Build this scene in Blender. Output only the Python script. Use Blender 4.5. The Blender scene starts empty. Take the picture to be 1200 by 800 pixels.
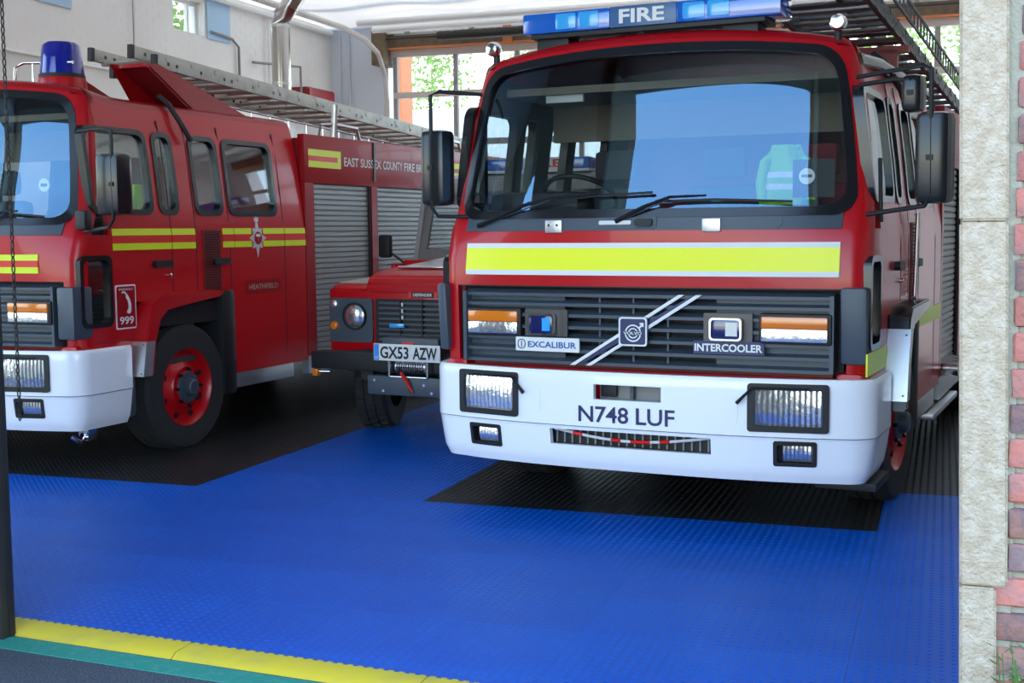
import bpy, bmesh, math, random
from mathutils import Vector, Matrix
random.seed(7)
SC=bpy.context.scene; COL=SC.collection
PI=math.pi
# ------------------------------------------------------------------ camera
cd=bpy.data.cameras.new('camera'); cam=bpy.data.objects.new('camera',cd); COL.objects.link(cam); SC.camera=cam
cd.sensor_width=36; cd.lens=1470/1200*36; cd.clip_start=.05; cd.clip_end=500
YB,PIT,ROLL=.332,.0889,-.009
f=Vector((-math.sin(YB)*math.cos(PIT),math.cos(YB)*math.cos(PIT),-math.sin(PIT)))
r=Vector((math.cos(YB),math.sin(YB),0)); u=r.cross(f)
cr,sr=math.cos(ROLL),math.sin(ROLL)
R_=r*cr+u*sr; U_=u*cr-r*sr
m=Matrix((R_,U_,-f)).transposed().to_4x4(); m.translation=Vector((0,0,1.48)); cam.matrix_world=m
# ------------------------------------------------------------------ world, sun, exposure
SC.view_settings.view_transform='Standard'; SC.view_settings.look='None'; SC.view_settings.gamma=1
SC.view_settings.use_curve_mapping=False; SC.view_settings.exposure=0.88
W=bpy.data.worlds.new('world'); SC.world=W; W.use_nodes=True; nt=W.node_tree; nt.nodes.clear()
out=nt.nodes.new('ShaderNodeOutputWorld'); bg=nt.nodes.new('ShaderNodeBackground')
sky=nt.nodes.new('ShaderNodeTexSky'); sky.sky_type='NISHITA'; sky.sun_disc=False; sky.sun_elevation=math.radians(52); sky.sun_rotation=math.radians(-35)
sky.air_density=1.2; sky.dust_density=1.0
tc=nt.nodes.new('ShaderNodeTexCoord'); mp=nt.nodes.new('ShaderNodeMapping'); mp.inputs['Scale'].default_value=(1.6,1.6,3.5)
no=nt.nodes.new('ShaderNodeTexNoise'); no.inputs['Scale'].default_value=2.2; no.inputs['Detail'].default_value=7; no.inputs['Roughness'].default_value=.55
rp=nt.nodes.new('ShaderNodeValToRGB'); rp.color_ramp.elements[0].position=.56; rp.color_ramp.elements[1].position=.78; rp.color_ramp.elements[1].color=(.65,.65,.65,1)
mx=nt.nodes.new('ShaderNodeMixRGB'); mx.inputs[2].default_value=(5.5,5.6,5.8,1)
L=nt.links.new
L(tc.outputs['Generated'],mp.inputs[0]); L(mp.outputs[0],no.inputs[0]); L(no.outputs[0],rp.inputs[0]); L(rp.outputs[0],mx.inputs[0]); L(sky.outputs[0],mx.inputs[1]); L(mx.outputs[0],bg.inputs[0]); L(bg.outputs[0],out.inputs[0])
bg.inputs[1].default_value=.56
sl=bpy.data.lights.new('sun','SUN'); so=bpy.data.objects.new('sun',sl); COL.objects.link(so); sl.energy=5.5; sl.angle=.009; sl.color=(1,.95,.86)
so.rotation_euler=Vector((-.35,.78,1.15)).to_track_quat('Z','Y').to_euler()   # sun stands behind the building: the front is in open shade
# ------------------------------------------------------------------ materials
MT={}
def mat(name,col,rough=.5,metal=0,coat=0,emit=None,bump=None,var=0,noise=None,spec=.5,trans=0):
    if name in MT: return MT[name]
    M=bpy.data.materials.new(name); M.use_nodes=True; n=M.node_tree.nodes; b=n['Principled BSDF']; l=M.node_tree.links.new
    b.inputs['Base Color'].default_value=(*col,1); b.inputs['Roughness'].default_value=rough; b.inputs['Metallic'].default_value=metal
    b.inputs['Coat Weight'].default_value=coat; b.inputs['Coat Roughness'].default_value=.06; b.inputs['Specular IOR Level'].default_value=spec
    b.inputs['Transmission Weight'].default_value=trans
    if emit: b.inputs['Emission Color'].default_value=(*emit[:3],1); b.inputs['Emission Strength'].default_value=emit[3]
    t=n.new('ShaderNodeTexCoord'); src=None
    if noise:      # (scale, second colour, low, high)
        q=n.new('ShaderNodeTexNoise'); q.inputs['Scale'].default_value=noise[0]; q.inputs['Detail'].default_value=6
        c=n.new('ShaderNodeValToRGB'); c.color_ramp.elements[0].position=noise[2]; c.color_ramp.elements[1].position=noise[3]
        c.color_ramp.elements[0].color=(*col,1); c.color_ramp.elements[1].color=(*noise[1],1)
        l(t.outputs['Object'],q.inputs[0]); l(q.outputs[0],c.inputs[0]); src=c.outputs[0]
    if var:
        oi=n.new('ShaderNodeObjectInfo'); mr=n.new('ShaderNodeMapRange'); mr.inputs[3].default_value=1-var; mr.inputs[4].default_value=1+var
        h=n.new('ShaderNodeHueSaturation'); h.inputs['Color'].default_value=(*col,1)
        l(oi.outputs['Random'],mr.inputs[0]); l(mr.outputs[0],h.inputs['Value'])
        if src: l(src,h.inputs['Color'])
        src=h.outputs[0]
    if src: l(src,b.inputs['Base Color'])
    if bump:       # (scale, strength)
        q=n.new('ShaderNodeTexNoise'); q.inputs['Scale'].default_value=bump[0]; q.inputs['Detail'].default_value=5
        k=n.new('ShaderNodeBump'); k.inputs['Strength'].default_value=bump[1]; k.inputs['Distance'].default_value=.01 if bump[1]<1 else .05
        l(t.outputs['Object'],q.inputs[0]); l(q.outputs[0],k.inputs['Height']); l(k.outputs[0],b.inputs['Normal'])
    MT[name]=M; return M
def glassmat(name,tint,refl,base,gt=(.95,.97,1)):
    M=bpy.data.materials.new(name); M.use_nodes=True; n=M.node_tree.nodes; l=M.node_tree.links.new; n.clear()
    o=n.new('ShaderNodeOutputMaterial'); mi=n.new('ShaderNodeMixShader'); tr=n.new('ShaderNodeBsdfTransparent'); gl=n.new('ShaderNodeBsdfGlossy')
    fr=n.new('ShaderNodeMath'); fr.operation='POWER'; fr.inputs[1].default_value=5; lw=n.new('ShaderNodeLayerWeight'); lw.inputs[0].default_value=.5; l(lw.outputs['Facing'],fr.inputs[0]); ma=n.new('ShaderNodeMath'); ma.operation='MULTIPLY_ADD'; ma.use_clamp=True
    ma.inputs[1].default_value=refl; ma.inputs[2].default_value=base
    tr.inputs[0].default_value=(*tint,1); gl.inputs['Roughness'].default_value=.01; gl.inputs[0].default_value=(*gt,1)
    l(fr.outputs[0],ma.inputs[0]); l(ma.outputs[0],mi.inputs[0]); l(tr.outputs[0],mi.inputs[1]); l(gl.outputs[0],mi.inputs[2]); l(mi.outputs[0],o.inputs[0])
    MT[name]=M; return M
RED=mat('red_paint',(.50,.003,.008),.33,coat=.28,spec=.35)
RED2=mat('red_panel',(.34,.003,.008),.36,coat=.2,spec=.3)
DRED=mat('dull_red',(.22,.008,.01),.5)
LIN=mat('cab_lining',(.045,.043,.042),.8)
PLA=mat('dark_plastic',(.055,.073,.097),.42)
BLK=mat('black_rubber',(.010,.010,.012),.55)
BLG=mat('black_gloss',(.012,.013,.016),.2)
TYR=mat('tyre_rubber',(.022,.022,.024),.8,bump=(60,.3))
WHT=mat('white_gelcoat',(.95,.95,.97),.25,coat=.6)
WPT=mat('white_paint',(.80,.80,.78),.5)
CHR=mat('chrome',(.75,.76,.78),.12,metal=1)
ALU=mat('aluminium',(.62,.63,.64),.34,metal=.85,bump=(30,.05))
ALD=mat('ladder_alloy',(.50,.49,.44),.5,metal=.45,noise=(9,(.36,.35,.31),.45,.75))
ALK=mat('dark_ladder_alloy',(.13,.135,.14),.42,metal=.6)
SHU=mat('shutter_alloy',(.36,.37,.36),.45,metal=.35)
YEL=mat('lime_reflective',(.72,.86,.02),.4)
YFL=mat('fluorescent_yellow',(.93,.96,.03),.4)
RSF=mat('red_reflective',(.75,.02,.015),.4)
SIL=mat('silver_print',(.62,.62,.60),.4,metal=.2)
AMB=mat('amber_lens',(.80,.20,.01),.15,coat=1)
CLR=mat('clear_lens',(.95,.96,.98),.16,metal=.9,coat=1,bump=(16,.55))
BLU=mat('blue_lens',(.01,.13,.60),.12,coat=1,spec=.8)
BLB=mat('blue_lamp',(.05,.42,.90),.15,coat=1)
DBL=mat('beacon_blue',(.004,.012,.32),.08,coat=1)
NAV=mat('navy_print',(.02,.025,.10),.4)
GRY=mat('mid_grey',(.25,.25,.25),.5)
SEAT=mat('seat_cloth',(.05,.045,.05),.9); SEATR=mat('red_seat_cloth',(.20,.015,.02),.9)
HIV=mat('hi_vis_cloth',(.30,.72,.03),.75); HIS=mat('silver_band',(.75,.76,.72),.35)
GLS=glassmat('windscreen_glass',(.84,.88,.88),.7,.18,(.42,.74,1))
GLW=glassmat('side_glass',(.86,.90,.89),.6,.07)
GLD=glassmat('door_glass',(.93,.95,.95),.5,.02)
TIL=mat('blue_tile',(.0,.088,.46),.42,spec=.25,var=.05,bump=(120,.08),noise=(2.2,(.0,.11,.52),.4,.7))
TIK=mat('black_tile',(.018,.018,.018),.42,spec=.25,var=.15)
YLE=mat('yellow_edging',(.68,.52,.03),.5,noise=(5,(.50,.42,.07),.5,.75))
CON=mat('floor_slab',(.09,.09,.09),.8)
ASP=mat('asphalt',(.055,.070,.092),.95,bump=(220,.9),noise=(160,(.20,.22,.25),.52,.72))
GRN=mat('green_line_paint',(.01,.27,.20),.7,noise=(30,(.06,.30,.26),.5,.7),bump=(150,.4))
YARD=mat('yard_concrete',(.50,.49,.46),.9)
STO=mat('cast_stone',(.42,.335,.235),.9,noise=(38,(.52,.44,.34),.40,.66),bump=(130,.8))
MOR=mat('mortar',(.33,.31,.24),.95,bump=(90,.6))
BRK=mat('red_brick',(.42,.15,.12),.9,var=.30,noise=(16,(.30,.16,.15),.45,.7),bump=(60,.7))
BR2=mat('purple_brick',(.20,.13,.13),.9,var=.25,noise=(20,(.36,.17,.13),.45,.65),bump=(60,.7))
WAL=mat('painted_wall',(.84,.83,.79),.8,bump=(35,.25),noise=(1.2,(.77,.76,.72),.45,.75))
WBL=mat('white_painted_pier',(.64,.69,.76),.8,bump=(35,.2))
BLP=mat('blue_light_patch',(.42,.62,.80),.6)  # bluish window light on the wall, put into a flat colour
CEI=mat('ceiling_sheet',(.86,.85,.82),.75)
_n=CEI.node_tree.nodes; _t=_n.new('ShaderNodeBsdfTranslucent'); _t.inputs[0].default_value=(.62,.60,.55,1); _m=_n.new('ShaderNodeMixShader'); _m.inputs[0].default_value=.20
CEI.node_tree.links.new(_n['Principled BSDF'].outputs[0],_m.inputs[1]); CEI.node_tree.links.new(_t.outputs[0],_m.inputs[2]); CEI.node_tree.links.new(_m.outputs[0],_n['Material Output'].inputs[0])
BEA=mat('brown_steel',(.17,.12,.07),.75,noise=(14,(.11,.08,.05),.4,.7))
ORG=mat('orange_primer',(.62,.20,.07),.7)
CRM=mat('cream_frame',(.60,.56,.50),.6)
FRG=mat('added_window_frame',(.33,.31,.29),.6)
LEA=mat('leaf_green',(.26,.42,.10),.7,var=.2); BAR=mat('bark',(.12,.08,.05),.9)
STL=mat('dark_steel',(.035,.032,.03),.55,metal=.3)
# ------------------------------------------------------------------ mesh helpers
class MB:
    def __init__(s): s.b=bmesh.new()
    def quad(s,*p): return s.b.faces.new([s.b.verts.new(q) for q in p])
    def box(s,x0,x1,y0,y1,z0,z1,bev=0,rot=None,piv=None):
        g=bmesh.ops.create_cube(s.b,size=1); vs=g['verts']
        for v in vs: v.co=Vector(((x0+x1)/2+v.co.x*(x1-x0),(y0+y1)/2+v.co.y*(y1-y0),(z0+z1)/2+v.co.z*(z1-z0)))
        if bev:
            es=list({e for v in vs for e in v.link_edges})
            g2=bmesh.ops.bevel(s.b,geom=es,offset=bev,segments=2,affect='EDGES',profile=.6); vs=list({v for f in g2['faces'] for v in f.verts}|{v for v in vs if v.is_valid})
        if rot:
            c=Vector(piv) if piv else Vector(((x0+x1)/2,(y0+y1)/2,(z0+z1)/2))
            for v in vs: v.co=c+rot@(v.co-c)
        return s
    def tube(s,pts,r,n=8,closed=False):
        pts=[Vector(p) for p in pts]; rings=[]; N=len(pts)
        for i,p in enumerate(pts):
            a=pts[i-1] if (i>0 or closed) else p; c=pts[(i+1)%N] if (i<N-1 or closed) else p
            d=(c-a).normalized(); up=Vector((0,0,1)) if abs(d.z)<.9 else Vector((0,1,0))
            e1=d.cross(up).normalized(); e2=d.cross(e1)
            rr=r[i] if isinstance(r,(list,tuple)) else r
            rings.append([s.b.verts.new(p+(e1*math.cos(2*PI*k/n)+e2*math.sin(2*PI*k/n))*rr) for k in range(n)])
        M=N if closed else N-1
        for i in range(M):
            A,B=rings[i],rings[(i+1)%N]
            for k in range(n): s.b.faces.new((A[k],A[(k+1)%n],B[(k+1)%n],B[k]))
        if not closed: s.b.faces.new(rings[0][::-1]); s.b.faces.new(rings[-1])
        return s
    def lathe(s,prof,c,axis='z',n=24,cap=True):     # prof: (radius, along)
        rings=[]
        for (rr,h) in prof:
            R=[]
            for k in range(n):
                a=2*PI*k/n; x,y=rr*math.cos(a),rr*math.sin(a)
                q={'z':(x,y,h),'x':(h,x,y),'y':(x,h,y)}[axis]; R.append(s.b.verts.new(Vector(c)+Vector(q)))
            rings.append(R)
        for A,B in zip(rings,rings[1:]):
            for k in range(n): s.b.faces.new((A[k],A[(k+1)%n],B[(k+1)%n],B[k]))
        if cap: s.b.faces.new(rings[0][::-1]); s.b.faces.new(rings[-1])
        return s
    def prism(s,poly,axis,a,b):      # poly in the two other axes
        def P(q,t): return {'x':(t,q[0],q[1]),'y':(q[0],t,q[1]),'z':(q[0],q[1],t)}[axis]
        A=[s.b.verts.new(P(q,a)) for q in poly]; B=[s.b.verts.new(P(q,b)) for q in poly]; n=len(poly)
        s.b.faces.new(A[::-1]); s.b.faces.new(B)
        for k in range(n): s.b.faces.new((A[k],A[(k+1)%n],B[(k+1)%n],B[k]))
        return s
    def build(s,name,m,parent=None,ang=35,fix=True):
        if fix: bmesh.ops.recalc_face_normals(s.b,faces=s.b.faces)
        me=bpy.data.meshes.new(name); s.b.to_mesh(me); s.b.free(); me.materials.append(m)
        me.polygons.foreach_set('use_smooth',[True]*len(me.polygons)); me.set_sharp_from_angle(angle=math.radians(ang))
        o=bpy.data.objects.new(name,me); COL.objects.link(o)
        if parent: o.parent=parent
        return o
def tag(o,label=None,cat=None,group=None,kind=None):
    if label: o['label']=label
    if cat: o['category']=cat
    if group: o['group']=group
    if kind: o['kind']=kind
    return o
def lab(o,l): o['label']=l; return o
def thing(name,loc,rz,label,cat,group=None):
    o=bpy.data.objects.new(name,None); COL.objects.link(o); o.location=loc; o.rotation_euler=(0,0,rz); o.empty_display_size=.2
    return tag(o,label,cat,group)
def boxo(name,m,parent,*a,bev=0,**k): return MB().box(*a,bev=bev,**k).build(name,m,parent)
def tubo(name,m,parent,pts,r,n=8,closed=False): return MB().tube(pts,r,n,closed).build(name,m,parent,60)
def copy_tree(o,parent=None):
    c=o.copy(); COL.objects.link(c); c.parent=parent
    for ch in list(o.children): copy_tree(ch,c)
    return c
# mapped surfaces: mp(u,v,d) -> point, d outward
def flat(p,eu,ev): 
    p,eu,ev=Vector(p),Vector(eu),Vector(ev); n=eu.cross(ev)
    return lambda a,b,d: p+eu*a+ev*b+n*d
def patch(name,m,parent,mp,u0,u1,v0,v1,d=.002,nu=1,nv=1,slant=0):
    B=MB(); b=B.b
    for dd in (0,):
        g=[[b.verts.new(mp(u0+(u1-u0)*i/nu+slant*j/nv,v0+(v1-v0)*j/nv,d)) for j in range(nv+1)] for i in range(nu+1)]
        h=[[b.verts.new(mp(u0+(u1-u0)*i/nu+slant*j/nv,v0+(v1-v0)*j/nv,(-.004 if d>=0 else d-.008))) for j in range(nv+1)] for i in range(nu+1)]
    for i in range(nu):
        for j in range(nv):
            b.faces.new((g[i][j],g[i+1][j],g[i+1][j+1],g[i][j+1])); b.faces.new((h[i][j],h[i][j+1],h[i+1][j+1],h[i+1][j]))
        b.faces.new((g[i][0],h[i][0],h[i+1][0],g[i+1][0])); b.faces.new((g[i][nv],g[i+1][nv],h[i+1][nv],h[i][nv]))
    for j in range(nv):
        b.faces.new((g[0][j],g[0][j+1],h[0][j+1],h[0][j])); b.faces.new((g[nu][j],h[nu][j],h[nu][j+1],g[nu][j+1]))
    return B.build(name,m,parent)
def rrect(u0,u1,v0,v1,r,n=5,sub=1):
    pts=[]
    for cx,cy,a0 in ((u1-r,v1-r,0),(u0+r,v1-r,PI/2),(u0+r,v0+r,PI),(u1-r,v0+r,1.5*PI)):
        for k in range(n+1): a=a0+PI/2*k/n; pts.append((cx+r*math.cos(a),cy+r*math.sin(a)))
    if sub>1:
        q=[]
        for i,p in enumerate(pts):
            w=pts[(i+1)%len(pts)]; q.append(p)
            if math.hypot(w[0]-p[0],w[1]-p[1])>.15:
                for k in range(1,sub): q.append((p[0]+(w[0]-p[0])*k/sub,p[1]+(w[1]-p[1])*k/sub))
        pts=q
    return pts
def ring(name,m,parent,mp,u0,u1,v0,v1,r=.06,w=.03,d0=-.03,d1=.012,sub=1,n=5):
    A=rrect(u0,u1,v0,v1,r,n,sub); B_=[]
    cx,cy=(u0+u1)/2,(v0+v1)/2
    sx=(u1-u0)/2; sy=(v1-v0)/2
    for p in A: B_.append((cx+(p[0]-cx)*(sx-w)/sx,cy+(p[1]-cy)*(sy-w)/sy))
    B=MB(); b=B.b
    L0=[b.verts.new(mp(*p,d0)) for p in A]; L1=[b.verts.new(mp(*p,d1)) for p in A]
    L2=[b.verts.new(mp(*p,d1)) for p in B_]; L3=[b.verts.new(mp(*p,d0)) for p in B_]
    n_=len(A)
    for X,Y in ((L0,L1),(L1,L2),(L2,L3),(L3,L0)):
        for k in range(n_): b.faces.new((X[k],X[(k+1)%n_],Y[(k+1)%n_],Y[k]))
    return B.build(name,m,parent,50)
def rpanel(name,m,parent,mp,u0,u1,v0,v1,r,d0,d1):
    P=rrect(u0,u1,v0,v1,r,4); B=MB(); b=B.b
    L0=[b.verts.new(mp(*p,d0)) for p in P]; L1=[b.verts.new(mp(*p,d1)) for p in P]; n=len(P)
    b.faces.new(L1); b.faces.new(L0[::-1])
    for k in range(n): b.faces.new((L0[k],L0[(k+1)%n],L1[(k+1)%n],L1[k]))
    return B.build(name,m,parent)
def poly(name,m,parent,mp,P,d0,d1):
    B=MB(); b=B.b
    L0=[b.verts.new(mp(*p,d0)) for p in P]; L1=[b.verts.new(mp(*p,d1)) for p in P]; n=len(P)
    b.faces.new(L1); b.faces.new(L0[::-1])
    for k in range(n): b.faces.new((L0[k],L0[(k+1)%n],L1[(k+1)%n],L1[k]))
    return B.build(name,m,parent)
def text(name,s,m,parent,mp,u0,u1,v0,v1,d=.004,bold=0,space=1):
    ws=s.split()
    if len(ws)>1:      # one object per word
        n=len(s); k=0
        wid=lambda q: sum(.45 if c in 'I ' else (1.35 if c in 'WM' else 1) for c in q)
        tot=wid(s); a=0; o=None
        for w in ws:
            o=text(name,w,m,parent,mp,u0+(u1-u0)*a/tot,u0+(u1-u0)*(a+wid(w)-.12)/tot,v0,v1,d,bold); a+=wid(w)+.6*(tot-sum(map(wid,ws)))/(len(ws)-1)/.6
        return o
    cu=bpy.data.curves.new('t','FONT'); cu.body=s; cu.offset=bold; cu.space_character=space; cu.resolution_u=3
    o=bpy.data.objects.new('t',cu); COL.objects.link(o); bpy.context.view_layer.update()
    dg=bpy.context.evaluated_depsgraph_get(); me=bpy.data.meshes.new_from_object(o.evaluated_get(dg)); bpy.data.objects.remove(o)
    xs=[v.co.x for v in me.vertices]; ys=[v.co.y for v in me.vertices]; a0,a1,b0,b1=min(xs),max(xs),min(ys),max(ys)
    for v in me.vertices: v.co=mp(u0+(v.co.x-a0)/(a1-a0)*(u1-u0),v0+(v.co.y-b0)/(b1-b0)*(v1-v0),d)
    me.name=name; me.materials.clear(); me.materials.append(m); t=bpy.data.objects.new(name,me); COL.objects.link(t); t.parent=parent; return t
def grid(name,m,parent,mp,us,vs,holes,depth=.04,solid=.02,ang=35,mp_in=None):
    """sheet over breakpoints us x vs with rectangular holes [(u0,u1,v0,v1)], thickened inward"""
    B=MB(); b=B.b; e=1e-5
    V=[[b.verts.new(mp(a,c,0)) for c in vs] for a in us]; I=[[b.verts.new(mp(a,c,-solid)) for c in vs] for a in us]
    nu,nv=len(us),len(vs)
    def hole(i,j):
        if i<0 or j<0 or i>=nu-1 or j>=nv-1: return True
        a,c=(us[i]+us[i+1])/2,(vs[j]+vs[j+1])/2
        return any(h[0]-e<a<h[1]+e and h[2]-e<c<h[3]+e for h in holes)
    for i in range(nu-1):
        for j in range(nv-1):
            if hole(i,j): continue
            b.faces.new((V[i][j],V[i+1][j],V[i+1][j+1],V[i][j+1])); b.faces.new((I[i][j],I[i][j+1],I[i+1][j+1],I[i+1][j]))
            for (di,dj,p,q) in ((-1,0,(i,j),(i,j+1)),(1,0,(i+1,j),(i+1,j+1)),(0,-1,(i,j),(i+1,j)),(0,1,(i,j+1),(i+1,j+1))):
                if hole(i+di,j+dj): b.faces.new((V[p[0]][p[1]],V[q[0]][q[1]],I[q[0]][q[1]],I[p[0]][p[1]]))
    bmesh.ops.delete(b,geom=[v for v in b.verts if not v.link_faces],context='VERTS')
    return B.build(name,m,parent,ang)
def interp(T,z):
    if z<=T[0][0]: return T[0][1]
    for (a,b),(c,d) in zip(T,T[1:]):
        if z<=c: return b+(d-b)*(z-a)/(c-a)
    return T[-1][1]
def struct(o): o['kind']='structure'; return o
# ------------------------------------------------------------------ setting: outside ground, slab, tiles
g=MB().box(-40,40,-5,3.66,-.3,0).build('forecourt',ASP); struct(g)
g=MB().box(-40,40,-40,-5,-.3,0).build('bounce_apron',YARD); struct(g)  # unseen pale apron behind the camera, added for warm bounce light
g=MB().box(-60,60,16.3,80,-.3,-.02).build('rear_yard',YARD); struct(g)
TL=lambda x: 3.675-.063*(x+3.2)      # front line of the matting
def strip(name,m,x0,x1,o0,o1,z0,z1,parent=None):
    B=MB(); b=B.b
    P=[(x0,TL(x0)+o0),(x1,TL(x1)+o0),(x1,TL(x1)+o1),(x0,TL(x0)+o1)]
    lo=[b.verts.new((p[0],p[1],z0)) for p in P]; hi=[b.verts.new((p[0],p[1],z1)) for p in P]
    b.faces.new(hi); b.faces.new(lo[::-1])
    for k in range(4): b.faces.new((lo[k],lo[(k+1)%4],hi[(k+1)%4],hi[k]))
    return B.build(name,m,parent)
struct(strip('painted_line',GRN,-9,3,-.125,-.012,0,.003))
FL=MB().box(-8.4,1.9,3.45,16.3,-.3,-.001).build('floor',CON); struct(FL)
T=.476; GX=-2.66
def tile_mesh(cut=None):
    B=MB(); B.box(.0005,T-.0005,.0005,T-.0005,0,.012); b=B.b; n=12; s=T/n
    for i in range(n):
        for j in range(n):
            cx,cy=(i+.5)*s,(j+.5)*s
            a,c=(.013,.005) if (i+j)%2 else (.013,.005)
            P=[(cx-a,cy),(cx,cy-c),(cx+a,cy),(cx,cy+c)]
            if cut and any(not cut(*p) for p in P): continue
            vs=[b.verts.new((*p,.012)) for p in P]; t=b.verts.new((cx,cy,.0155))
            for k in range(4): b.faces.new((vs[k],vs[(k+1)%4],t))
    return B
def finish_tile(B,mat_):
    me=bpy.data.meshes.new('floor_tile'); B.b.to_mesh(me); B.b.free(); me.materials.append(mat_); return me
mB=finish_tile(tile_mesh(),TIL); mK=finish_tile(tile_mesh(),TIK)
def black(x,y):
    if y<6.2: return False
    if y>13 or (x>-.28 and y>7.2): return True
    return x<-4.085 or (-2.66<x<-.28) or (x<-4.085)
for j in range(-1,22):
    for i in range(-12,10):
        x=GX+i*T; y=3.82+j*T; cx=x+T/2; cy=y+T/2
        if x<-8.3 or x>1.4 or y>15.6: continue
        if j<0 and x<-5: continue
        if cx<-4.1 and j<0: continue
        # leave out what no camera near the doorway can see (behind vehicles, far bays)
        vx=(600+1470*math.tan(math.atan2(cx,cy)+YB)); 
        if vx<-200 or vx>1330 : continue
        if cy>12.2 and cx<-4.5: continue
        if j<0:
            B=tile_mesh(lambda px,py:y+py>TL(x+px)+.135)
            k=-.063; nrm=Vector((.063,1,0)).normalized()
            bmesh.ops.bisect_plane(B.b,geom=B.b.verts[:]+B.b.edges[:]+B.b.faces[:],plane_co=(0,TL(x)+.12-y,0),plane_no=nrm,clear_inner=True)
            if not B.b.faces: B.b.free(); continue
            me=finish_tile(B,TIL)
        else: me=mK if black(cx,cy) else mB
        o=bpy.data.objects.new('floor_tile',me); COL.objects.link(o); o.location=(x,y,0); o.parent=FL
# yellow interlocking ramp edging, one piece per tile
x=-3.46; TR=MB().box(-3.4,1.3,3.5,3.55,-.05,-.002).build('trim_1',CON); struct(TR)
while x<1.2:
    B=MB(); b=B.b; L_=.94; x1=x+L_
    P=[(x+.002,TL(x),0.0),(x1-.002,TL(x1),0.0),(x1-.002,TL(x1)+.03,.017),(x+.002,TL(x)+.03,.017),(x+.002,TL(x)+.13,.018),(x1-.002,TL(x1)+.13,.018)]
    v=[b.verts.new(p) for p in P]; b.faces.new((v[0],v[1],v[2],v[3])); b.faces.new((v[3],v[2],v[5],v[4]))
    w=[b.verts.new((p[0],p[1],-.0005)) for p in (P[0],P[1],P[5],P[4])]
    b.faces.new((w[0],w[1],v[1],v[0])); b.faces.new((w[1],w[2],v[5],v[2],v[1])); b.faces.new((w[2],w[3],v[4],v[5])); b.faces.new((w[3],w[0],v[0],v[3],v[4]))
    n=24
    for k in range(n):
        a=x+L_*(k+.2)/n; B.box(a,a+L_/n*.5,TL(a)+.125,TL(a)+.14,.004,.0178)
    B.build('edging_piece',YLE,TR); x+=L_
# ------------------------------------------------------------------ walls
LX,BY,CZ=-8.15,16.0,4.28
wl=grid('wall_left',WAL,None,lambda a,c,d:Vector((LX+d,a,c)),[2.9,3.4,6.4,9.93,10.45,12.2,12.82,16.2],[-.1,.9,3.67,3.73,4.12,4.28],[(12.2,12.82,3.73,4.12),(3.4,6.4,.9,3.67)],solid=.25); struct(wl)
B=MB()
for k in range(22):
    z=2.75+k*.0755
    if z>4.2: break
    y=9+ (k%2)*.1125
    while y<15.9:
        if not (y+.215>12.15 and y<12.86 and z+.065>3.68 and z<4.17): B.box(LX,LX+.0012,y+.004,y+.217,z+.003,z+.068)
        y+=.225
tag(B.build('painted_brick',WAL,wl),kind='stuff')
win=boxo('window_1',WPT,None,LX-.14,LX-.10,12.2,12.24,3.73,4.12); struct(win)
for nm,a in (('frame_bar',(12.78,12.82,3.73,4.12)),('frame_bar',(12.24,12.78,3.73,3.77)),('frame_bar',(12.24,12.78,4.08,4.12)),('frame_bar',(12.62,12.66,3.77,4.08))):
    boxo(nm,WPT,win,LX-.14,LX-.10,*a)
boxo('pane',GLD,win,LX-.125,LX-.12,12.24,12.78,3.77,4.08)
w4=boxo('reflection_window',FRG,None,LX-.14,LX-.10,3.4,6.4,.9,.96); struct(w4)  # unseen added window, there only for its reflection
for y in (3.4,4.38,5.36,6.34): boxo('frame_bar',FRG,w4,LX-.14,LX-.10,y,y+.06,.96,3.67)  # bars of the added window, here and below
for z in (1.8,2.7,3.61): boxo('frame_bar',FRG,w4,LX-.14,LX-.10,3.46,6.34,z,z+.06)
boxo('pane',GLD,w4,LX-.125,LX-.12,3.4,6.4,.9,3.67)  # pane of the added window
p=boxo('wall_light_patch_1',BLP,None,LX+.007,LX+.02,12.86,13.35,3.72,4.2); struct(p)  # patch of bluish light as a thin coloured slab, no opening behind
p=boxo('wall_light_patch_2',BLP,None,LX+.007,LX+.02,9.93,10.45,3.67,4.1); struct(p)  # second patch of bluish light, also a coloured slab on the wall
wr=MB().box(1.7,1.95,2.9,16.2,-.1,CZ).build('wall_right',WPT); struct(wr)
wb=MB().box(-8.4,-7.28,BY,BY+.3,-.1,CZ).build('wall_back',WBL); struct(wb)
boxo('pier',WBL,wb,1.3,1.95,BY,BY+.3,-.1,CZ)
boxo('upper_wall',WPT,wb,-7.28,1.3,BY,BY+.3,4.10,CZ)
B=MB()
for k in range(20):
    z=2.75+k*.0755
    for q in range(3): 
        x=-8.12+q*.225+(k%2)*.1125
        B.box(x+.004,x+.217,BY-.0012,BY,z+.003,z+.068)
tag(B.build('painted_brick',WBL,wb),kind='stuff')
for x in (-8.0,-7.86): tubo('conduit',WBL,wb,[(x,BY-.03,0),(x,BY-.03,4.2)],.014)
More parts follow.
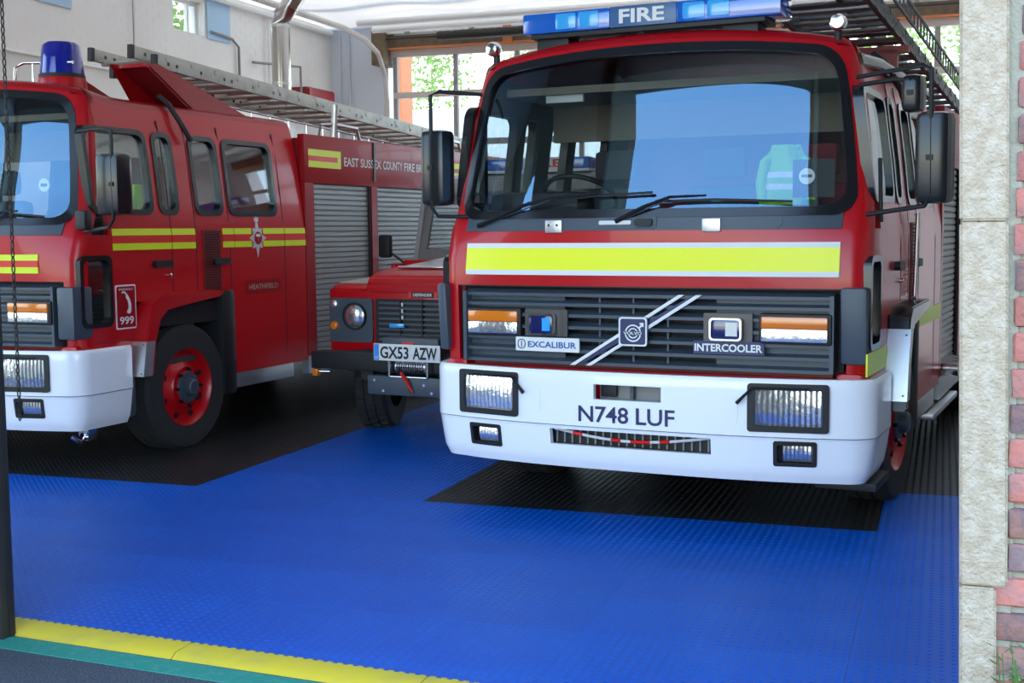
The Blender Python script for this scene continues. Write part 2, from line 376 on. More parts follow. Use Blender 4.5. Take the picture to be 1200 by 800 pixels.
# ceiling sheet with soft folds
B=MB(); b=B.b; nx,ny=48,70; X0,X1,Y0,Y1=-8.4,1.95,2.9,16.2
V=[[b.verts.new((X0+(X1-X0)*i/nx,Y0+(Y1-Y0)*j/ny,CZ+.025*math.sin(i*.9+.4*math.sin(j*.35))*math.sin(j*.31+1)+.02*math.sin(j*.8))) for j in range(ny+1)] for i in range(nx+1)]
for i in range(nx):
    for j in range(ny): b.faces.new((V[i][j],V[i][j+1],V[i+1][j+1],V[i+1][j]))
ce=B.build('ceiling',CEI,None,80,fix=False); struct(ce)
struct(MB().box(-8.6,2.1,2.7,7.5,CZ+.12,CZ+.3).build('roof',GRY))
for k in range(6): boxo('rafter',BEA,bpy.data.objects['roof'],-8.6,2.1,8.6+k*1.5,8.7+k*1.5,CZ+.12,CZ+.3)
for i,(y,z) in enumerate(((14.9,4.14),(15.35,4.12))):
    t=tubo('trim_%d'%(i+2),WPT,None,[(-7.2,y,z),(1.5,y,z+.0)],.045,8); struct(t)
tr=boxo('trim_4',WPT,None,-7.2,1.6,15.75,15.8,4.12,4.24); struct(tr)
for k in range(9): boxo('bracket',GRY,tr,-6.9+k*.93,-6.85+k*.93,15.70,15.75,4.1,4.22)
t=tubo('trim_5',WPT,None,[(LX+.06,9,4.18),(LX+.06,15.9,4.2)],.04,8); struct(t)
# ------------------------------------------------------------------ back: lintel and glazed overhead door
li=boxo('trim_6',BEA,None,-7.2,1.35,15.80,15.98,3.94,4.10); struct(li)
boxo('primed_flange',ORG,li,-7.2,1.35,15.78,15.98,3.915,3.94)
boxo('post_head',BEA,li,-7.34,-7.18,15.6,15.98,3.7,4.2)
boxo('orange_bracket',ORG,li,-5.52,-5.40,15.74,15.8,3.92,4.14)
dr=boxo('door_1',CRM,None,-7.18,1.3,15.86,15.94,3.82,3.915); struct(dr)
MX=[-7.12+.0]+[-6.24+.873*k for k in range(9)]
for x in MX: boxo('mullion',FRG,dr,x-.03,x+.03,15.87,15.93,.0,3.82)
ZR=[.02,.66,1.31,1.96,2.62,3.27]
for z in ZR: boxo('rail',CRM if z>3 else FRG,dr,-7.15,1.3,15.865,15.935,z,z+.08)
for i in range(len(MX)-1):
    for z0,z1 in zip(ZR,ZR[1:]+[3.74]):
        boxo('pane',GLD,dr,MX[i]+.03,MX[i+1]-.03,15.895,15.905,z0+.08,z1 if z1<3.7 else 3.82)
tk=MB()
P=[(-7.1,9.0,4.0),(-7.1,14.3,3.99),(-7.1,14.9,3.93),(-7.1,15.3,3.80),(-7.1,15.5,3.55),(-7.1,15.55,3.2),(-7.1,15.55,0.05)]
P2=[]
for i,(a,c) in enumerate(zip(P,P[1:])): P2+= [Vector(a).lerp(Vector(c),t/3) for t in range(3)]
tk.tube(P2+[Vector(P[-1])],.035,6); tag(tk.build('door_track',CRM,None,60),'curved cream steel track of the rear overhead door, left side','track')
sp=thing('door_spring',(-5.9,15.55,4.02),0,'dark torsion spring on a shaft over the rear glazed door','spring')
tubo('shaft',STL,sp,[(-1.2,0,0),(6.5,0,0)],.015); tubo('coil',STL,sp,[(-.45+.05*k,0,.004*(k%2)) for k in range(28)],.062,10)
# ------------------------------------------------------------------ facade: pillar with cast stone jamb and bricks, left post, lintel
wf=MB().box(.125,1.9,2.842,3.66,-.1,4.4).build('wall_front',MOR); struct(wf)
boxo('pier_base',MOR,wf,.10,.1249,2.842,3.66,-.1,.70)
boxo('inner_jamb',MOR,wf,.068,.15,2.835,3.66,-.1,4.4)
LEAN=lambda z: .060-.0207*z
B0=[(-.1,.40),(.402,.706),(.709,1.487),(1.49,2.35),(2.353,3.2),(3.203,4.0)]
for k,(z0,z1) in enumerate(B0):
    w1=.108 if z0>=.7 else .086
    B=MB(); b=B.b
    pts=[]
    for z in (z0,z1):
        l=LEAN(z); e=l+w1-.012
        pts.append([(l,2.818,z),(e,2.818,z),(e,2.98,z),(l,2.98,z)])
    lo=[b.verts.new(p) for p in pts[0]]; hi=[b.verts.new(p) for p in pts[1]]
    b.faces.new(lo[::-1]); b.faces.new(hi)
    for q in range(4): b.faces.new((lo[q],lo[(q+1)%4],hi[(q+1)%4],hi[q]))
    bmesh.ops.bevel(b,geom=b.edges[:],offset=.005,segments=2,affect='EDGES')
    B.build('jamb_stone',STO,wf)
def brick(x0,x1,z0,z1,m):
    B=MB(); B.box(x0,x1,2.825+random.uniform(0,.006),2.92,z0,z1,bev=.006)
    for v in B.b.verts: v.co+=Vector((random.uniform(-1,1),0,random.uniform(-1,1)))*.0025
    return B.build('brick',m,wf)
z=-.02; k=0
while z<2.6:
    x=(.140 if z>=.70 else .112)+random.uniform(-.003,.003)
    L1=.10 if k%2 else .212
    xs=[x]
    first=True
    while x<.62:
        w=L1 if first else .212; first=False
        brick(x,x+w,z+.005,z+.067,random.choice([BRK,BRK,BR2])); x+=w+.011
    z+=.0755; k+=1
wl2=MB().box(-8.6,1.9,2.9,3.3,3.92,4.7).build('trim_7',MOR); struct(wl2)
po=MB().box(-3.40,-3.228,3.62,3.69,0,4.15,bev=.004).build('trim_8',STL); struct(po)
boxo('guide_channel',BLK,po,-3.228,-3.222,3.655,3.675,0,4.1)
po2=MB().box(-8.5,-8.0,2.9,3.2,-.1,4.4).build('wall_front_left',MOR); struct(po2)
po3=MB().box(-4.95,-3.36,2.9,3.6,-.1,4.4).build('wall_front_middle',MOR); struct(po3)
# shutter chain, real links
ch=thing('shutter_chain',(-3.262,3.8,.80),0,'dark shutter chain hanging beside the left post','chain')
B=MB()
for k in range(105):
    z=k*.029; c=[]
    for q in range(8):
        a=2*PI*q/8; px,pz=.006*math.cos(a),.0165*math.sin(a)
        c.append((px,0,z+pz) if k%2 else (0,px,z+pz))
    B.tube(c,.0028,5,True)
tag(B.build('link_run',STL,ch,60),kind='stuff')
# ------------------------------------------------------------------ cab shared by both engines (local: x right, y back, z up)
WT=[(.3,1.12),(1.45,1.12),(1.8,1.085),(2.1,1.045),(2.3,1.005),(2.4,.975)]
YT=[(.3,.17),(1.19,.14),(1.47,.125),(1.56,.14),(2.30,.305),(2.4,.35)]
RC=.10
def Wd(z): return interp(WT,z)
def bow(x,z): 
    q=min(1,max(0,(z-1.3)/.3)); return .03*x*x+q*.10*abs(x)**4
def arch(x,z): return .07*(1-min(1,abs(x)/.98)**2)*min(1,max(0,(z-2.05)/.25))
def FM(x,z,d): return Vector((x,interp(YT,z)+bow(x,z)-d,z+arch(x,z)))
def SM(s): return lambda y,z,d: Vector((s*(Wd(z)+d),y,z))
SMr,SMl=SM(1),SM(-1)
SYs=[.31,.47,.69,.90,1.0,1.16,1.33,1.38,1.65,1.76,2.32,2.48,2.70]
ZS=[.56,.77,.92,1.04,1.19,1.33,1.47,1.565,1.62,1.9,2.0,2.12,2.2,2.30,2.345]
def make_cab(root,am=None,pz=(.57,.79)):
    # t: 0..nS-1 left side from rear, corner, front, corner, right side
    cols=[]                      # functions z,d -> point
    for y in reversed(SYs[1:]): cols.append(('s',-1,y))
    cols.append(('a',-1,0)); 
    for k in range(1,6): cols.append(('c',-1,k/6))
    nf=18
    for k in range(nf+1): cols.append(('f',0,-1+2*k/nf))
    for k in range(5,0,-1): cols.append(('c',1,k/6))
    cols.append(('a',1,0))
    for y in SYs[1:]: cols.append(('s',1,y))
    def P(i,z,d):
        k,s,t=cols[int(round(i))]; w=Wd(z); yf=interp(YT,z)
        if k=='s': return Vector((s*(w+d),t,z))
        yc=yf+bow(w-RC,z)+RC
        if k=='a': return Vector((s*(w+d),yc,z))
        if k=='c':
            a=t*PI/2; rr=RC+d; x=w-RC+rr*math.cos(a); return Vector((s*x,yc-rr*math.sin(a),z+arch(w,z)*0))
        x=t*(w-RC); q=FM(x,z,d); return q
    nS=len(SYs)-1; ia=nS; if0=nS+6; if1=if0+nf; ib=if1+6
    def si(s,y):   # column index for side y
        if y is None: return ia if s<0 else ib
        k=SYs[1:].index(y); return (nS-1-k) if s<0 else ib+1+k
    holes=[(if0,if1,1.565,2.30),(if0,if1,.77,1.19)]
    def sh(y0,y1,z0,z1):
        for s in (-1,1):
            a,b=sorted((si(s,y0),si(s,y1))); holes.append((a,b,z0,z1))
    sh(None,.90,1.62,2.12); sh(None,.47,1.47,1.62); sh(None,.47,.92,1.33); sh(1.0,1.16,1.62,2.12); sh(1.38,1.65,1.62,2.12); sh(1.76,2.32,1.62,2.12); sh(.69,1.65,.56,1.04)
    us=list(range(len(cols)))
    # arch the corner tops a little so the roof line is continuous
    grid('cab_shell',RED,root,P,us,ZS,holes,solid=.03,ang=40)
    li=grid('cab_lining',LIN,root,lambda i,z,d:P(i,z,d-.034),us,ZS,holes,solid=.012,ang=40)
    # roof cap
    B=MB(); b=B.b; loops=[]
    for (z,ins) in ((2.345,0),(2.37,.012),(2.387,.04),(2.395,.10)):
        lp=[]
        for i in us:
            q=P(i,2.345,-ins); q.z+=z-2.345
            if cols[i][0]!='f': q.z+=arch(q.x,2.345)*.9 if cols[i][0]!='f' else 0
            if cols[i][0]=='s' and i in(0,len(cols)-1): pass
            lp.append(b.verts.new(q))
        loops.append(lp)
    for A,C in zip(loops,loops[1:]):
        for k in range(len(A)-1): b.faces.new((A[k],A[k+1],C[k+1],C[k]))
    lp=loops[-1]; n=len(lp); h=n//2
    for k in range(h-1 if n%2 else h-1):   # strips across
        a0,a1,c0,c1=lp[k],lp[k+1],lp[n-1-k],lp[n-2-k]
        if a1 is c1: b.faces.new((a0,a1,c0)); continue
        if k+1>=n-2-k: break
        # subdivide crosswise for the crown
        prev=(a0,a1)
        for t in range(1,6):
            if t<5:
                q0=a0.co.lerp(c0.co,t/5); q1=a1.co.lerp(c1.co,t/5)
                if cols[k][0]=='s' or cols[k][0]=='a': q0.z=2.395+arch(q0.x,2.345)
                if cols[k+1][0]in('s','a'): q1.z=2.395+arch(q1.x,2.345)
                cur=(b.verts.new(q0),b.verts.new(q1))
            else: cur=(c0,c1)
            b.faces.new((prev[0],prev[1],cur[1],cur[0])); prev=cur
    bmesh.ops.remove_doubles(b,verts=b.verts,dist=.0008)
    B.build('roof_panel',RED2,root,50)
    for o_ in root.children:
        if o_.name.split('.')[0] in ('cab_shell','cab_lining','roof_panel'):
            for v in o_.data.vertices:
                k_=min(1,max(0,(v.co.y-.38)/.35))*min(1,max(0,(v.co.z-2.15)/.12)); v.co.z-=.055*k_
    boxo('headlining',mat('headlining_cloth',(.22,.19,.15),.9),root,-.94,.94,.62,2.66,2.21,2.25)
    boxo('cab_floor',LIN,root,-1.06,1.06,.25,2.68,.60,.64)
    boxo('bulkhead',mat('bulkhead_grey',(.10,.09,.08),.8),root,-1.03,1.03,1.36,1.40,.66,1.50)
    boxo('header_panel',mat('header_brown',(.20,.17,.13),.8),root,-.96,.96,1.30,1.34,2.0,2.22)
    # windscreen glass follows the bowed front
    B=MB(); b=B.b; nu,nv=24,8
    V=[]
    for i in range(nu+1):
        c=[]
        for j in range(nv+1):
            z=1.555+.755*j/nv; x=(-1+2*i/nu)*(Wd(z)-RC+.01); c.append(b.verts.new(FM(x,z,-.012)))
        V.append(c)
    for i in range(nu):
        for j in range(nv): b.faces.new((V[i][j],V[i+1][j],V[i+1][j+1],V[i][j+1]))
    B.build('windscreen',GLS,root,80)
    WM=lambda x,z,d: FM(x*(Wd(z)-RC+.035)/.96,z,d)
    ring('windscreen_seal',BLG,root,WM,-.965,.965,1.535,2.325,r=.11,w=.042,d0=-.025,d1=.012,sub=12,n=6)
    patch('lower_trim',PLA,root,FM,-.985,.985,1.472,1.555,d=.006,nu=20)
    for s in (-1,1):
        M=SM(s)
        for (y0,y1,z0,z1) in ((.33,.925,1.595,2.145),(.975,1.185,1.595,2.145),(1.355,1.675,1.595,2.145),(1.735,2.345,1.595,2.145)):
            ring('window_seal',BLG,root,M,y0,y1,z0,z1,r=.07,w=.034,d0=-.045,d1=.008,sub=3)
            patch('window_glass',GLW,root,M,y0+.03,y1-.03,z0+.02,z1-.02,d=-.012,nv=4)
        ring('window_seal',BLG,root,M,.20,.485,.90,1.345,r=.05,w=.03,d0=-.05,d1=.006)
        patch('window_glass',GLW,root,M,.23,.46,.92,1.32,d=-.016)
        # door shut lines
        for y,zb in ((1.075,1.09),(1.335,1.09),(1.72,.57),(2.41,.57)): patch('shut_line',BLK,root,M,y-.004,y+.004,zb,2.22,d=.0015,nv=8)
        patch('swage_line',DRED,root,M,.33,.66,.80,.806,d=.003)
        # inner door handle areas
        h=rpanel('door_handle',BLK,root,M,.87,1.05,1.255,1.30,.02,0,.03); rpanel('door_handle',BLK,root,M,1.50,1.68,1.255,1.30,.02,0,.03)
        B=MB(); B.lathe([(.0001,0),(.012,0),(.012,.02),(.004,.024)],(s*(1.121),1.03,1.20),'x',12); B.build('lock',CHR,root)
        # vent grille behind the cab door
        v=rpanel('vent_panel',DRED,root,M,1.40,1.60,1.06,1.50,.01,0,.006)
        B=MB()
        for a in range(11):
            for c in range(24):
                y=1.415+a*.0165+(c%2)*.008; z=1.075+c*.0175
                B.box(s*1.127-.0012,s*1.127+.0012,y,y+.010,z,z+.010)
        tag(B.build('perforation',BLK,v),kind='stuff')
        tubo('air_pipe',BLK,root,[(s*.93,1.22,2.40),(s*1.0,1.24,2.34),(s*1.075,1.28,2.2),(s*1.10,1.335,2.1)],.018)
        # sill, step, arch
        P_=[(.62,.57),(.66,.80),(.74,1.02),(.82,1.075),(1.45,1.085),(1.47,1.04),(.88,.99),(.80,.93),(.745,.78),(.73,.57)]
        B=MB(); B.prism([(a,c) for a,c in P_],'x',s*1.09,s*1.225); bmesh.ops.bevel(B.b,geom=B.b.edges[:],offset=.008,segments=2,affect='EDGES'); o=B.build('wheel_arch',am or RED,root)
        boxo('step_unit',PLA,root,min(s*.75,s*1.10),max(s*.75,s*1.10),.30,.70,.30,.57,bev=.03)
        boxo('lower_sill',RED,root,min(s*1.04,s*1.12),max(s*1.04,s*1.12),1.76,2.70,.47,.565); boxo('silver_sill',ALU,root,min(s*1.05,s*1.118),max(s*1.05,s*1.118),1.76,2.50,.362,.47,bev=.004)
        boxo('mudguard',BLK,root,min(s*.8,s*1.13),max(s*.8,s*1.13),1.60,1.76,.32,1.08,bev=.04)
        boxo('arch_liner',BLK,root,min(s*.72,s*1.08),max(s*.72,s*1.08),.76,1.68,.86,1.0)
        fy=lambda z: interp([(.57,.62),(.80,.66),(1.02,.74),(1.075,.82)],z); B=MB()
        zz=sorted({pz[0],pz[1]}|({.80} if pz[1]>.8 else set())); B.prism([(fy(z)-.006,z) for z in zz]+[(fy(z)+.08,z) for z in reversed(zz)],'x',s*1.105,s*1.231)
        o=B.build('scuff_plate',ALU,root)
        for q in (.08,.92): 
            z=pz[0]+(pz[1]-pz[0])*q; tubo('plate_rivet',GRY,o,[(s*1.21,fy(z)-.002,z),(s*1.21,fy(z)-.010,z)],.006,6)
        boxo('marker_lamp',AMB,root,min(s*1.12,s*1.132),max(s*1.12,s*1.132),.22,.31,.61,.655,bev=.003)
        tubo('sill_edge',GRY,root,[(s*1.11,.22,.565),(s*1.11,.64,.565)],.012)
def wheel(root,x,y,r=.43,w=.24,steer=0,rim=RED,name='wheel'):
    s=1 if x>0 else -1
    e=bpy.data.objects.new(name,None); COL.objects.link(e); e.parent=root; e.location=(x,y,r); e.rotation_euler=(0,0,steer)
    o=-s*w/2
    P=[(.265,-.5),(.30,-.5),(.36,-.54),(.405,-.52),(.428,-.42),(.432,-.2),(.424,-.18),(.424,-.14),(.432,-.12),(.432,.12),(.424,.14),(.424,.18),(.432,.2),(.428,.42),(.405,.52),(.36,.54),(.30,.5),(.265,.5)]
    MB().lathe([(a*r/.432,c*w+o) for a,c in P],(0,0,0),'x',48,cap=False).build('tyre',TYR,e,30)
    d=s
    Q=[(.272,0),(.262,.0),(.245,-.02),(.235,-.05),(.20,-.055),(.155,-.03),(.14,-.012),(.11,-.012),(.105,.0)]
    MB().lathe([(a*r/.432,c*d) for a,c in Q],(0,0,0),'x',36,cap=False).build('rim',rim,e,30)
    MB().lathe([(.11,0),(.105,.01),(.06,.012),(.055,.05),(.045,.06),(.0005,.06)],(0,0,0),'x',24).build('hub',PLA,e,30) if d>0 else MB().lathe([(a,c*d) for a,c in [(.11,0),(.105,.01),(.06,.012),(.055,.05),(.045,.06),(.0005,.06)]],(0,0,0),'x',24).build('hub',PLA,e,30)
    for k in range(8):
        a=2*PI*k/8; c=(0,.125*math.cos(a)*r/.432,.125*math.sin(a)*r/.432)
        MB().lathe([(.013,0),(.013,.02*d),(.008,.026*d)],c,'x',6).build('wheel_nut',BLG,e)
    for k in range(8):
        a=2*PI*(k+.5)/8; c=(-.048*d,.205*math.cos(a)*r/.432,.205*math.sin(a)*r/.432)
        MB().lathe([(.020,0),(.020,.006*d)],c,'x',12).build('rim_hole',BLK,e)
    return e
# bumper
def BP(t,z,d):
    """t: -3..3 ; |t|<=1 front, 1..2 corner, 2..3 side"""
    s=1 if t>=0 else -1; a=abs(t)
    ins=interp([(.28,.055),(.33,.03),(.40,.018),(.49,.005),(.50,.0),(.76,.0),(.775,.012)],z)
    o=d-ins; xf,R=1.02,.14
    if a<=1:
        x=a*xf; y=.10*(x/xf)**3; ny=.10*3*(x/xf)**2/xf
        n=Vector((ny,-1,0)).normalized(); q=Vector((x,y,z))+n*o
    elif a<=2:
        A=(a-1); th=math.radians(-73+73*A); c=Vector((xf-.041,.10+.134,z)); q=c+Vector((math.cos(th),math.sin(th),0))*(R+o) ; q.x=min(q.x,1.16+o); 
        q.x=c.x+(math.cos(th))*(.181+o)
    else:
        q=Vector((xf-.041+.181+o,.234+(a-2)*.36,z))
    return Vector((s*q.x,q.y,q.z))
def fluted(name,m,parent,M,x0,x1,z0,z1,nf):
    B=MB(); b=B.b; V=[[b.verts.new(M(x0+(x1-x0)*i/nf,z0+(z1-z0)*j/4,-.014+.004*(i%2)+.007*math.sin(PI*j/4))) for j in range(5)] for i in range(nf+1)]
    for i in range(nf):
        for j in range(4): b.faces.new((V[i][j],V[i+1][j],V[i+1][j+1],V[i][j+1]))
    return B.build(name,m,parent,10)
def make_bumper(root,fog=((.72,.915,.368,.487),(.72,.895,.358,.457))):
    bu=bpy.data.objects.new('bumper',None); COL.objects.link(bu); bu.parent=root
    X=lambda x:x/1.02
    us=sorted(set([round(k/10,4) for k in range(-10,11)]+[X(v)*s for v in (.175,.42,.60,.96,.72,.905) for s in(-1,1)]+[s*(1+k/6) for k in range(1,7) for s in (-1,1)]+[-3,3]))
    sl=(-X(.175),X(.175),.64,.715)
    hl=[(X(.60),X(.96),.53,.75),(-X(.96),-X(.60),.53,.75)]
    grid('upper_shell',WHT,bu,BP,us,[.502,.53,.64,.715,.75,.765,.775],[sl]+hl,solid=.03,ang=30)
    fg=[(X(.72),X(.905),.365,.48),(-X(.905),-X(.72),.36,.47)]
    zl=[.28,.305,.33,.36,.365,.40,.47,.48,.49,.498]
    grid('lower_shell',WHT,bu,BP,us,zl,[(-X(.42),X(.42),.40,.48)]+fg,solid=.03,ang=30)
    boxo('radiator',BLK,bu,-.5,.5,.10,.13,.36,.50)
    for k in range(40):
        x=-.41+.82*k/39
        if k%2==0: boxo('radiator_fin',GRY,bu,x-.004,x+.004,.085,.10,.40,.485)
    B=MB(); B.box(-.18,.18,.10,.12,.62,.73); B.build('slot_back',GRY,bu)
    B=MB(); B.box(-.165,-.08,.07,.10,.645,.71,bev=.01); B.build('horn',BLK,bu); boxo('slot_bar',PLA,bu,-.005,.012,.06,.10,.64,.715)
    # white and red tape slung in the opening
    pts=[(-.41+.82*k/16,.055,.475-.045*math.sin(PI*k/16)) for k in range(17)]
    tubo('tape_rope',WPT,bu,pts,.008,6)
    for k in (2,6,8,9,11): tubo('red_tape',RSF,bu,[pts[k],pts[k+1]],.0095,6)
    for s in (-1,1):
        M=lambda x,z,d: BP(x/1.02,z,d)
        x0,x1=(.60,.96) if s>0 else (-.96,-.60)
        h=ring('headlight',BLK,bu,M,x0-.004,x1+.004,.526,.754,r=.016,w=.030,d0=-.03,d1=.012)
        B=MB(); rp_=rrect(x0+.02,x1-.02,.55,.73,.025,4)
        b=B.b; nf=26; W0=x1-x0-.04
        V=[[b.verts.new(M(x0+.02+W0*i/nf,.55+.18*j/6,-.012+.005*(i%2)+.008*math.sin(PI*j/6))) for j in range(7)] for i in range(nf+1)]
        for i in range(nf):
            for j in range(6): b.faces.new((V[i][j],V[i+1][j],V[i+1][j+1],V[i][j+1]))
        B.build('lens',CLR,h,10)
        patch('reflector',SIL,h,M,x0,x1,.53,.75,d=-.028)
        # wiper on headlight
        xi=x0 if s>0 else x1
        a=M(xi-s*.05,.66 if s>0 else .655,.03); c=M(xi+s*.02,.735,.03); e=M(xi+s*.28,.735,.025)
        tubo('lamp_wiper',BLK,h,[a,c,e],[.010,.006,.004],6)
        z0,z1=(.365,.48) if s>0 else (.36,.47); y0,y1=(.72,.905) if s>0 else (-.905,-.72)
        g_=ring('fog_lamp',BLK,bu,M,y0-.005,y1+.008,z0-.003,z1+.004,r=.012,w=.018,d0=-.03,d1=.006)
        fluted('lens',CLR,g_,M,y0+.04,y1-.01,z0+.02,z1-.02,14); patch('lamp_recess',BLK,g_,M,y0,y1,z0,z1,d=-.05)
        rpanel('tow_eye_cover',WHT,bu,M,(.47 if s>0 else -.55),(.55 if s>0 else -.47),.55,.70,.03,-.002,.003)
    return bu
def make_grille(root,badge=True,full=True):
    gr=bpy.data.objects.new('grille',None); COL.objects.link(gr); gr.parent=root
    boxo('grille_back',BLK,gr,-.99,.99,.27,.29,.75,1.20)
    boxo('chassis_beam',DRED,gr,-.95,.95,.22,.27,.74,.80)
    G=lambda x,z,d: Vector((x,.135+.03*x*x-d,z))
    for s in (-1,1):
        patch('side_mask',PLA,gr,G,*( (.40,.965) if s>0 else (-.965,-.40)),.80,1.15,d=-.03,nu=4)
        boxo('end_cheek',PLA,gr,min(s*.95,s*.97),max(s*.95,s*.97),.13,.24,.80,1.16)
    for k,z in enumerate((1.150,1.100,1.045,.985,.925,.865,.805)):
        B=MB(); b=B.b; n=12
        R=[]
        for i in range(n+1):
            x=-.965+1.93*i/n; y=.135+.03*x*x
            R.append([b.verts.new((x,y-.012,z+.004)),b.verts.new((x,y-.012,z-.012)),b.verts.new((x,y+.055,z+.012)),b.verts.new((x,y+.055,z+.024))])
        for a,c in zip(R,R[1:]):
            for q in range(4): b.faces.new((a[q],a[(q+1)%4],c[(q+1)%4],c[q]))
        b.faces.new(R[0]); b.faces.new(R[-1][::-1]); B.build('grille_slat',PLA,gr,30)
    for x in (-.2,-.02,.16): boxo('grille_post',PLA,gr,x-.005,x+.005,.15,.2,.80,1.15)
    for s in (-1,1):
        x0,x1=((.635,.948) if s>0 else (-.925,-.64))
        boxo('indicator_bezel',BLK,gr,x0-.015,x1+.015,.115,.18,.93,1.075,bev=.012)
        h=boxo('indicator',AMB,gr,x0,x1,.098,.13,1.005,1.062,bev=.008); boxo('side_lamp',CLR,h,x0,x1,.098,.13,.943,1.005,bev=.008)
    return gr
def wiper(root,pts,blade):
    w=tubo('wiper',BLK,root,pts,[.013,.010,.008,.006][:len(pts)],6)
    tubo('blade',BLK,w,blade,.007,6); tubo('arm_link',PLA,w,[pts[0]+Vector((.05,0,.015)),pts[-2]+Vector((0,0,-.01))],.004,5); return w
def mirror(root,s,x0,x1,z0,z1,ya,arm,lbl=None):
    ar=tubo('mirror_arm',BLK,root,arm,.011,8)
    B=MB(); B.box(x0,x1,ya-.03,ya+.09,z0,z1,bev=.035)
    for v in B.b.verts:      # dished back
        if v.co.y<ya+.02: v.co.x=(x0+x1)/2+(v.co.x-(x0+x1)/2)*.82; 
    h=B.build('mirror_housing',BLG,root,40); boxo('mirror_glass',CHR,h,x0+.015,x1-.015,ya+.089,ya+.094,z0+.02,z1-.02)
    for z in ((z0+z1)/2,): boxo('clamp',BLK,h,(arm[2][0])-.015,(arm[2][0])+.015,ya-.04,ya,z-.012,z+.012)
    return h
def steering(root,x):
    c=Vector((x,.74,1.66)); B=MB(); R=Matrix.Rotation(math.radians(-32),3,'X'); B.tube([c+R@Vector((.2*math.cos(a),.2*math.sin(a),0)) for a in [2*PI*k/28 for k in range(28)]],.014,8,True)
    o=B.build('steering_wheel',BLK,root,60); 
    for a in (0,PI): tubo('spoke',BLK,o,[c,c+R@Vector((.2*math.cos(a),.2*math.sin(a),0))],.012)
    tubo('column',BLK,o,[c,c+Vector((0,-.2,-.5))],.03)
def seat(root,x,y,m=SEAT):
    s=boxo('seat',m,root,x-.24,x+.24,y,y+.48,.95,1.12,bev=.05); 
    boxo('seat_back',m,root,x-.23,x+.23,y+.42,y+.54,1.08,1.72,bev=.05); boxo('headrest',m,root,x-.13,x+.13,y+.43,y+.53,1.76,1.94,bev=.04)
    boxo('seat_base',LIN,root,x-.2,x+.2,y+.05,y+.43,.64,.95)
def shutters(root,s,doors,z0,z1,parent_m=SHU):
    for (y0,y1) in doors:
        sh=boxo('locker_shutter',GRY,root,min(s*1.06,s*1.08),max(s*1.06,s*1.08),y0,y1,z0,z1)
        n=int((z1-z0)/.042)
        for k in range(n):
            z=z0+(z1-z0)*k/n; dz=(z1-z0)/n
            MB().prism([(0,z+.003),(.010,z+.010),(.010,z+dz-.008),(0,z+dz-.002)],'y',y0,y1).build('slat',parent_m,sh,20) if False else None
            B=MB(); B.prism([(s*1.08,z+.003),(s*1.091,z+.009),(s*1.091,z+dz-.009),(s*1.08,z+dz-.002)],'y',y0+.01,y1-.01); B.build('slat',parent_m,sh,20)
def body(root,y0,y1,doors,ztop=2.24,zsh=1.87):
    # superstructure behind the crew cab
    B=MB(); B.box(-1.06,1.06,y0,y1,.5,ztop-.03); B.build('body_core',DRED,root)
    for s in (-1,1):
        a,c=(1.06,1.12) if s>0 else (-1.12,-1.06)
        boxo('cant_panel',RED2,root,a,c,y0,y1,zsh,ztop,bev=.006)
        edges=[y0]+[q for d in doors for q in d]+[y1]
        for k in range(0,len(edges),2):
            if edges[k+1]-edges[k]>.02: boxo('body_pillar',RED2,root,a,c,edges[k],edges[k+1],.50,zsh)
        boxo('skirt',ALU,root,a,c,y0-.0,y1,.36,.50)
        shutters(root,s,doors,.50,zsh)
        for d in doors: tubo('shutter_rail',BLK,root,[(s*1.10,d[1]-.01,.5),(s*1.10,d[1]-.01,zsh)],.014)
    boxo('chassis_rail',BLK,root,-.42,.42,.3,y1,.42,.62)
def base(root):
    for x in (-1.03,1.03): wheel_pos.append(x)
# ladders: thing with rails and rungs, local x right, y back
def ladder(loc,rz,tilt,length,label,m,w=.56,prot=0,n_r=None):
    t=thing('ladder',loc,rz,label,'ladder'); t.rotation_euler=(tilt,0,rz)
    def rail(x,y0,y1,z,h=.085,wd=.03):
        o=boxo('rail',m,t,x-wd/2,x+wd/2,y0,y1,z,z+h,bev=.004)
        B=MB(); k=0; y=y0+.12
        while y<y1-.1: B.box(x-wd/2-.003,x+wd/2+.003,y,y+.022,z+h/2-.011,z+h/2+.011); y+=.27 if k%3 else .09; k+=1
        tag(B.build('rivet',BLG,o),kind='stuff'); boxo('end_cap',BLK,o,x-wd/2-.003,x+wd/2+.003,y0-.012,y0+.02,z-.003,z+h+.003)
        return o
    rail(-w/2,0,length,.045); rail(w/2-.02,0,length,-.033); rail(-w/2+.06,.15,length-.1,-.05); rail(w/2-.217,0,length,.045); 
    y=.12
    while y<length-.05:
        tubo('rung',m,t,[(-w/2,y,.04),(w/2,y,.04)],.018,6); boxo('rung_plate',m,t,-w/2,w/2,y+.1,y+.17,-.03,-.02); y+=.27
    return t
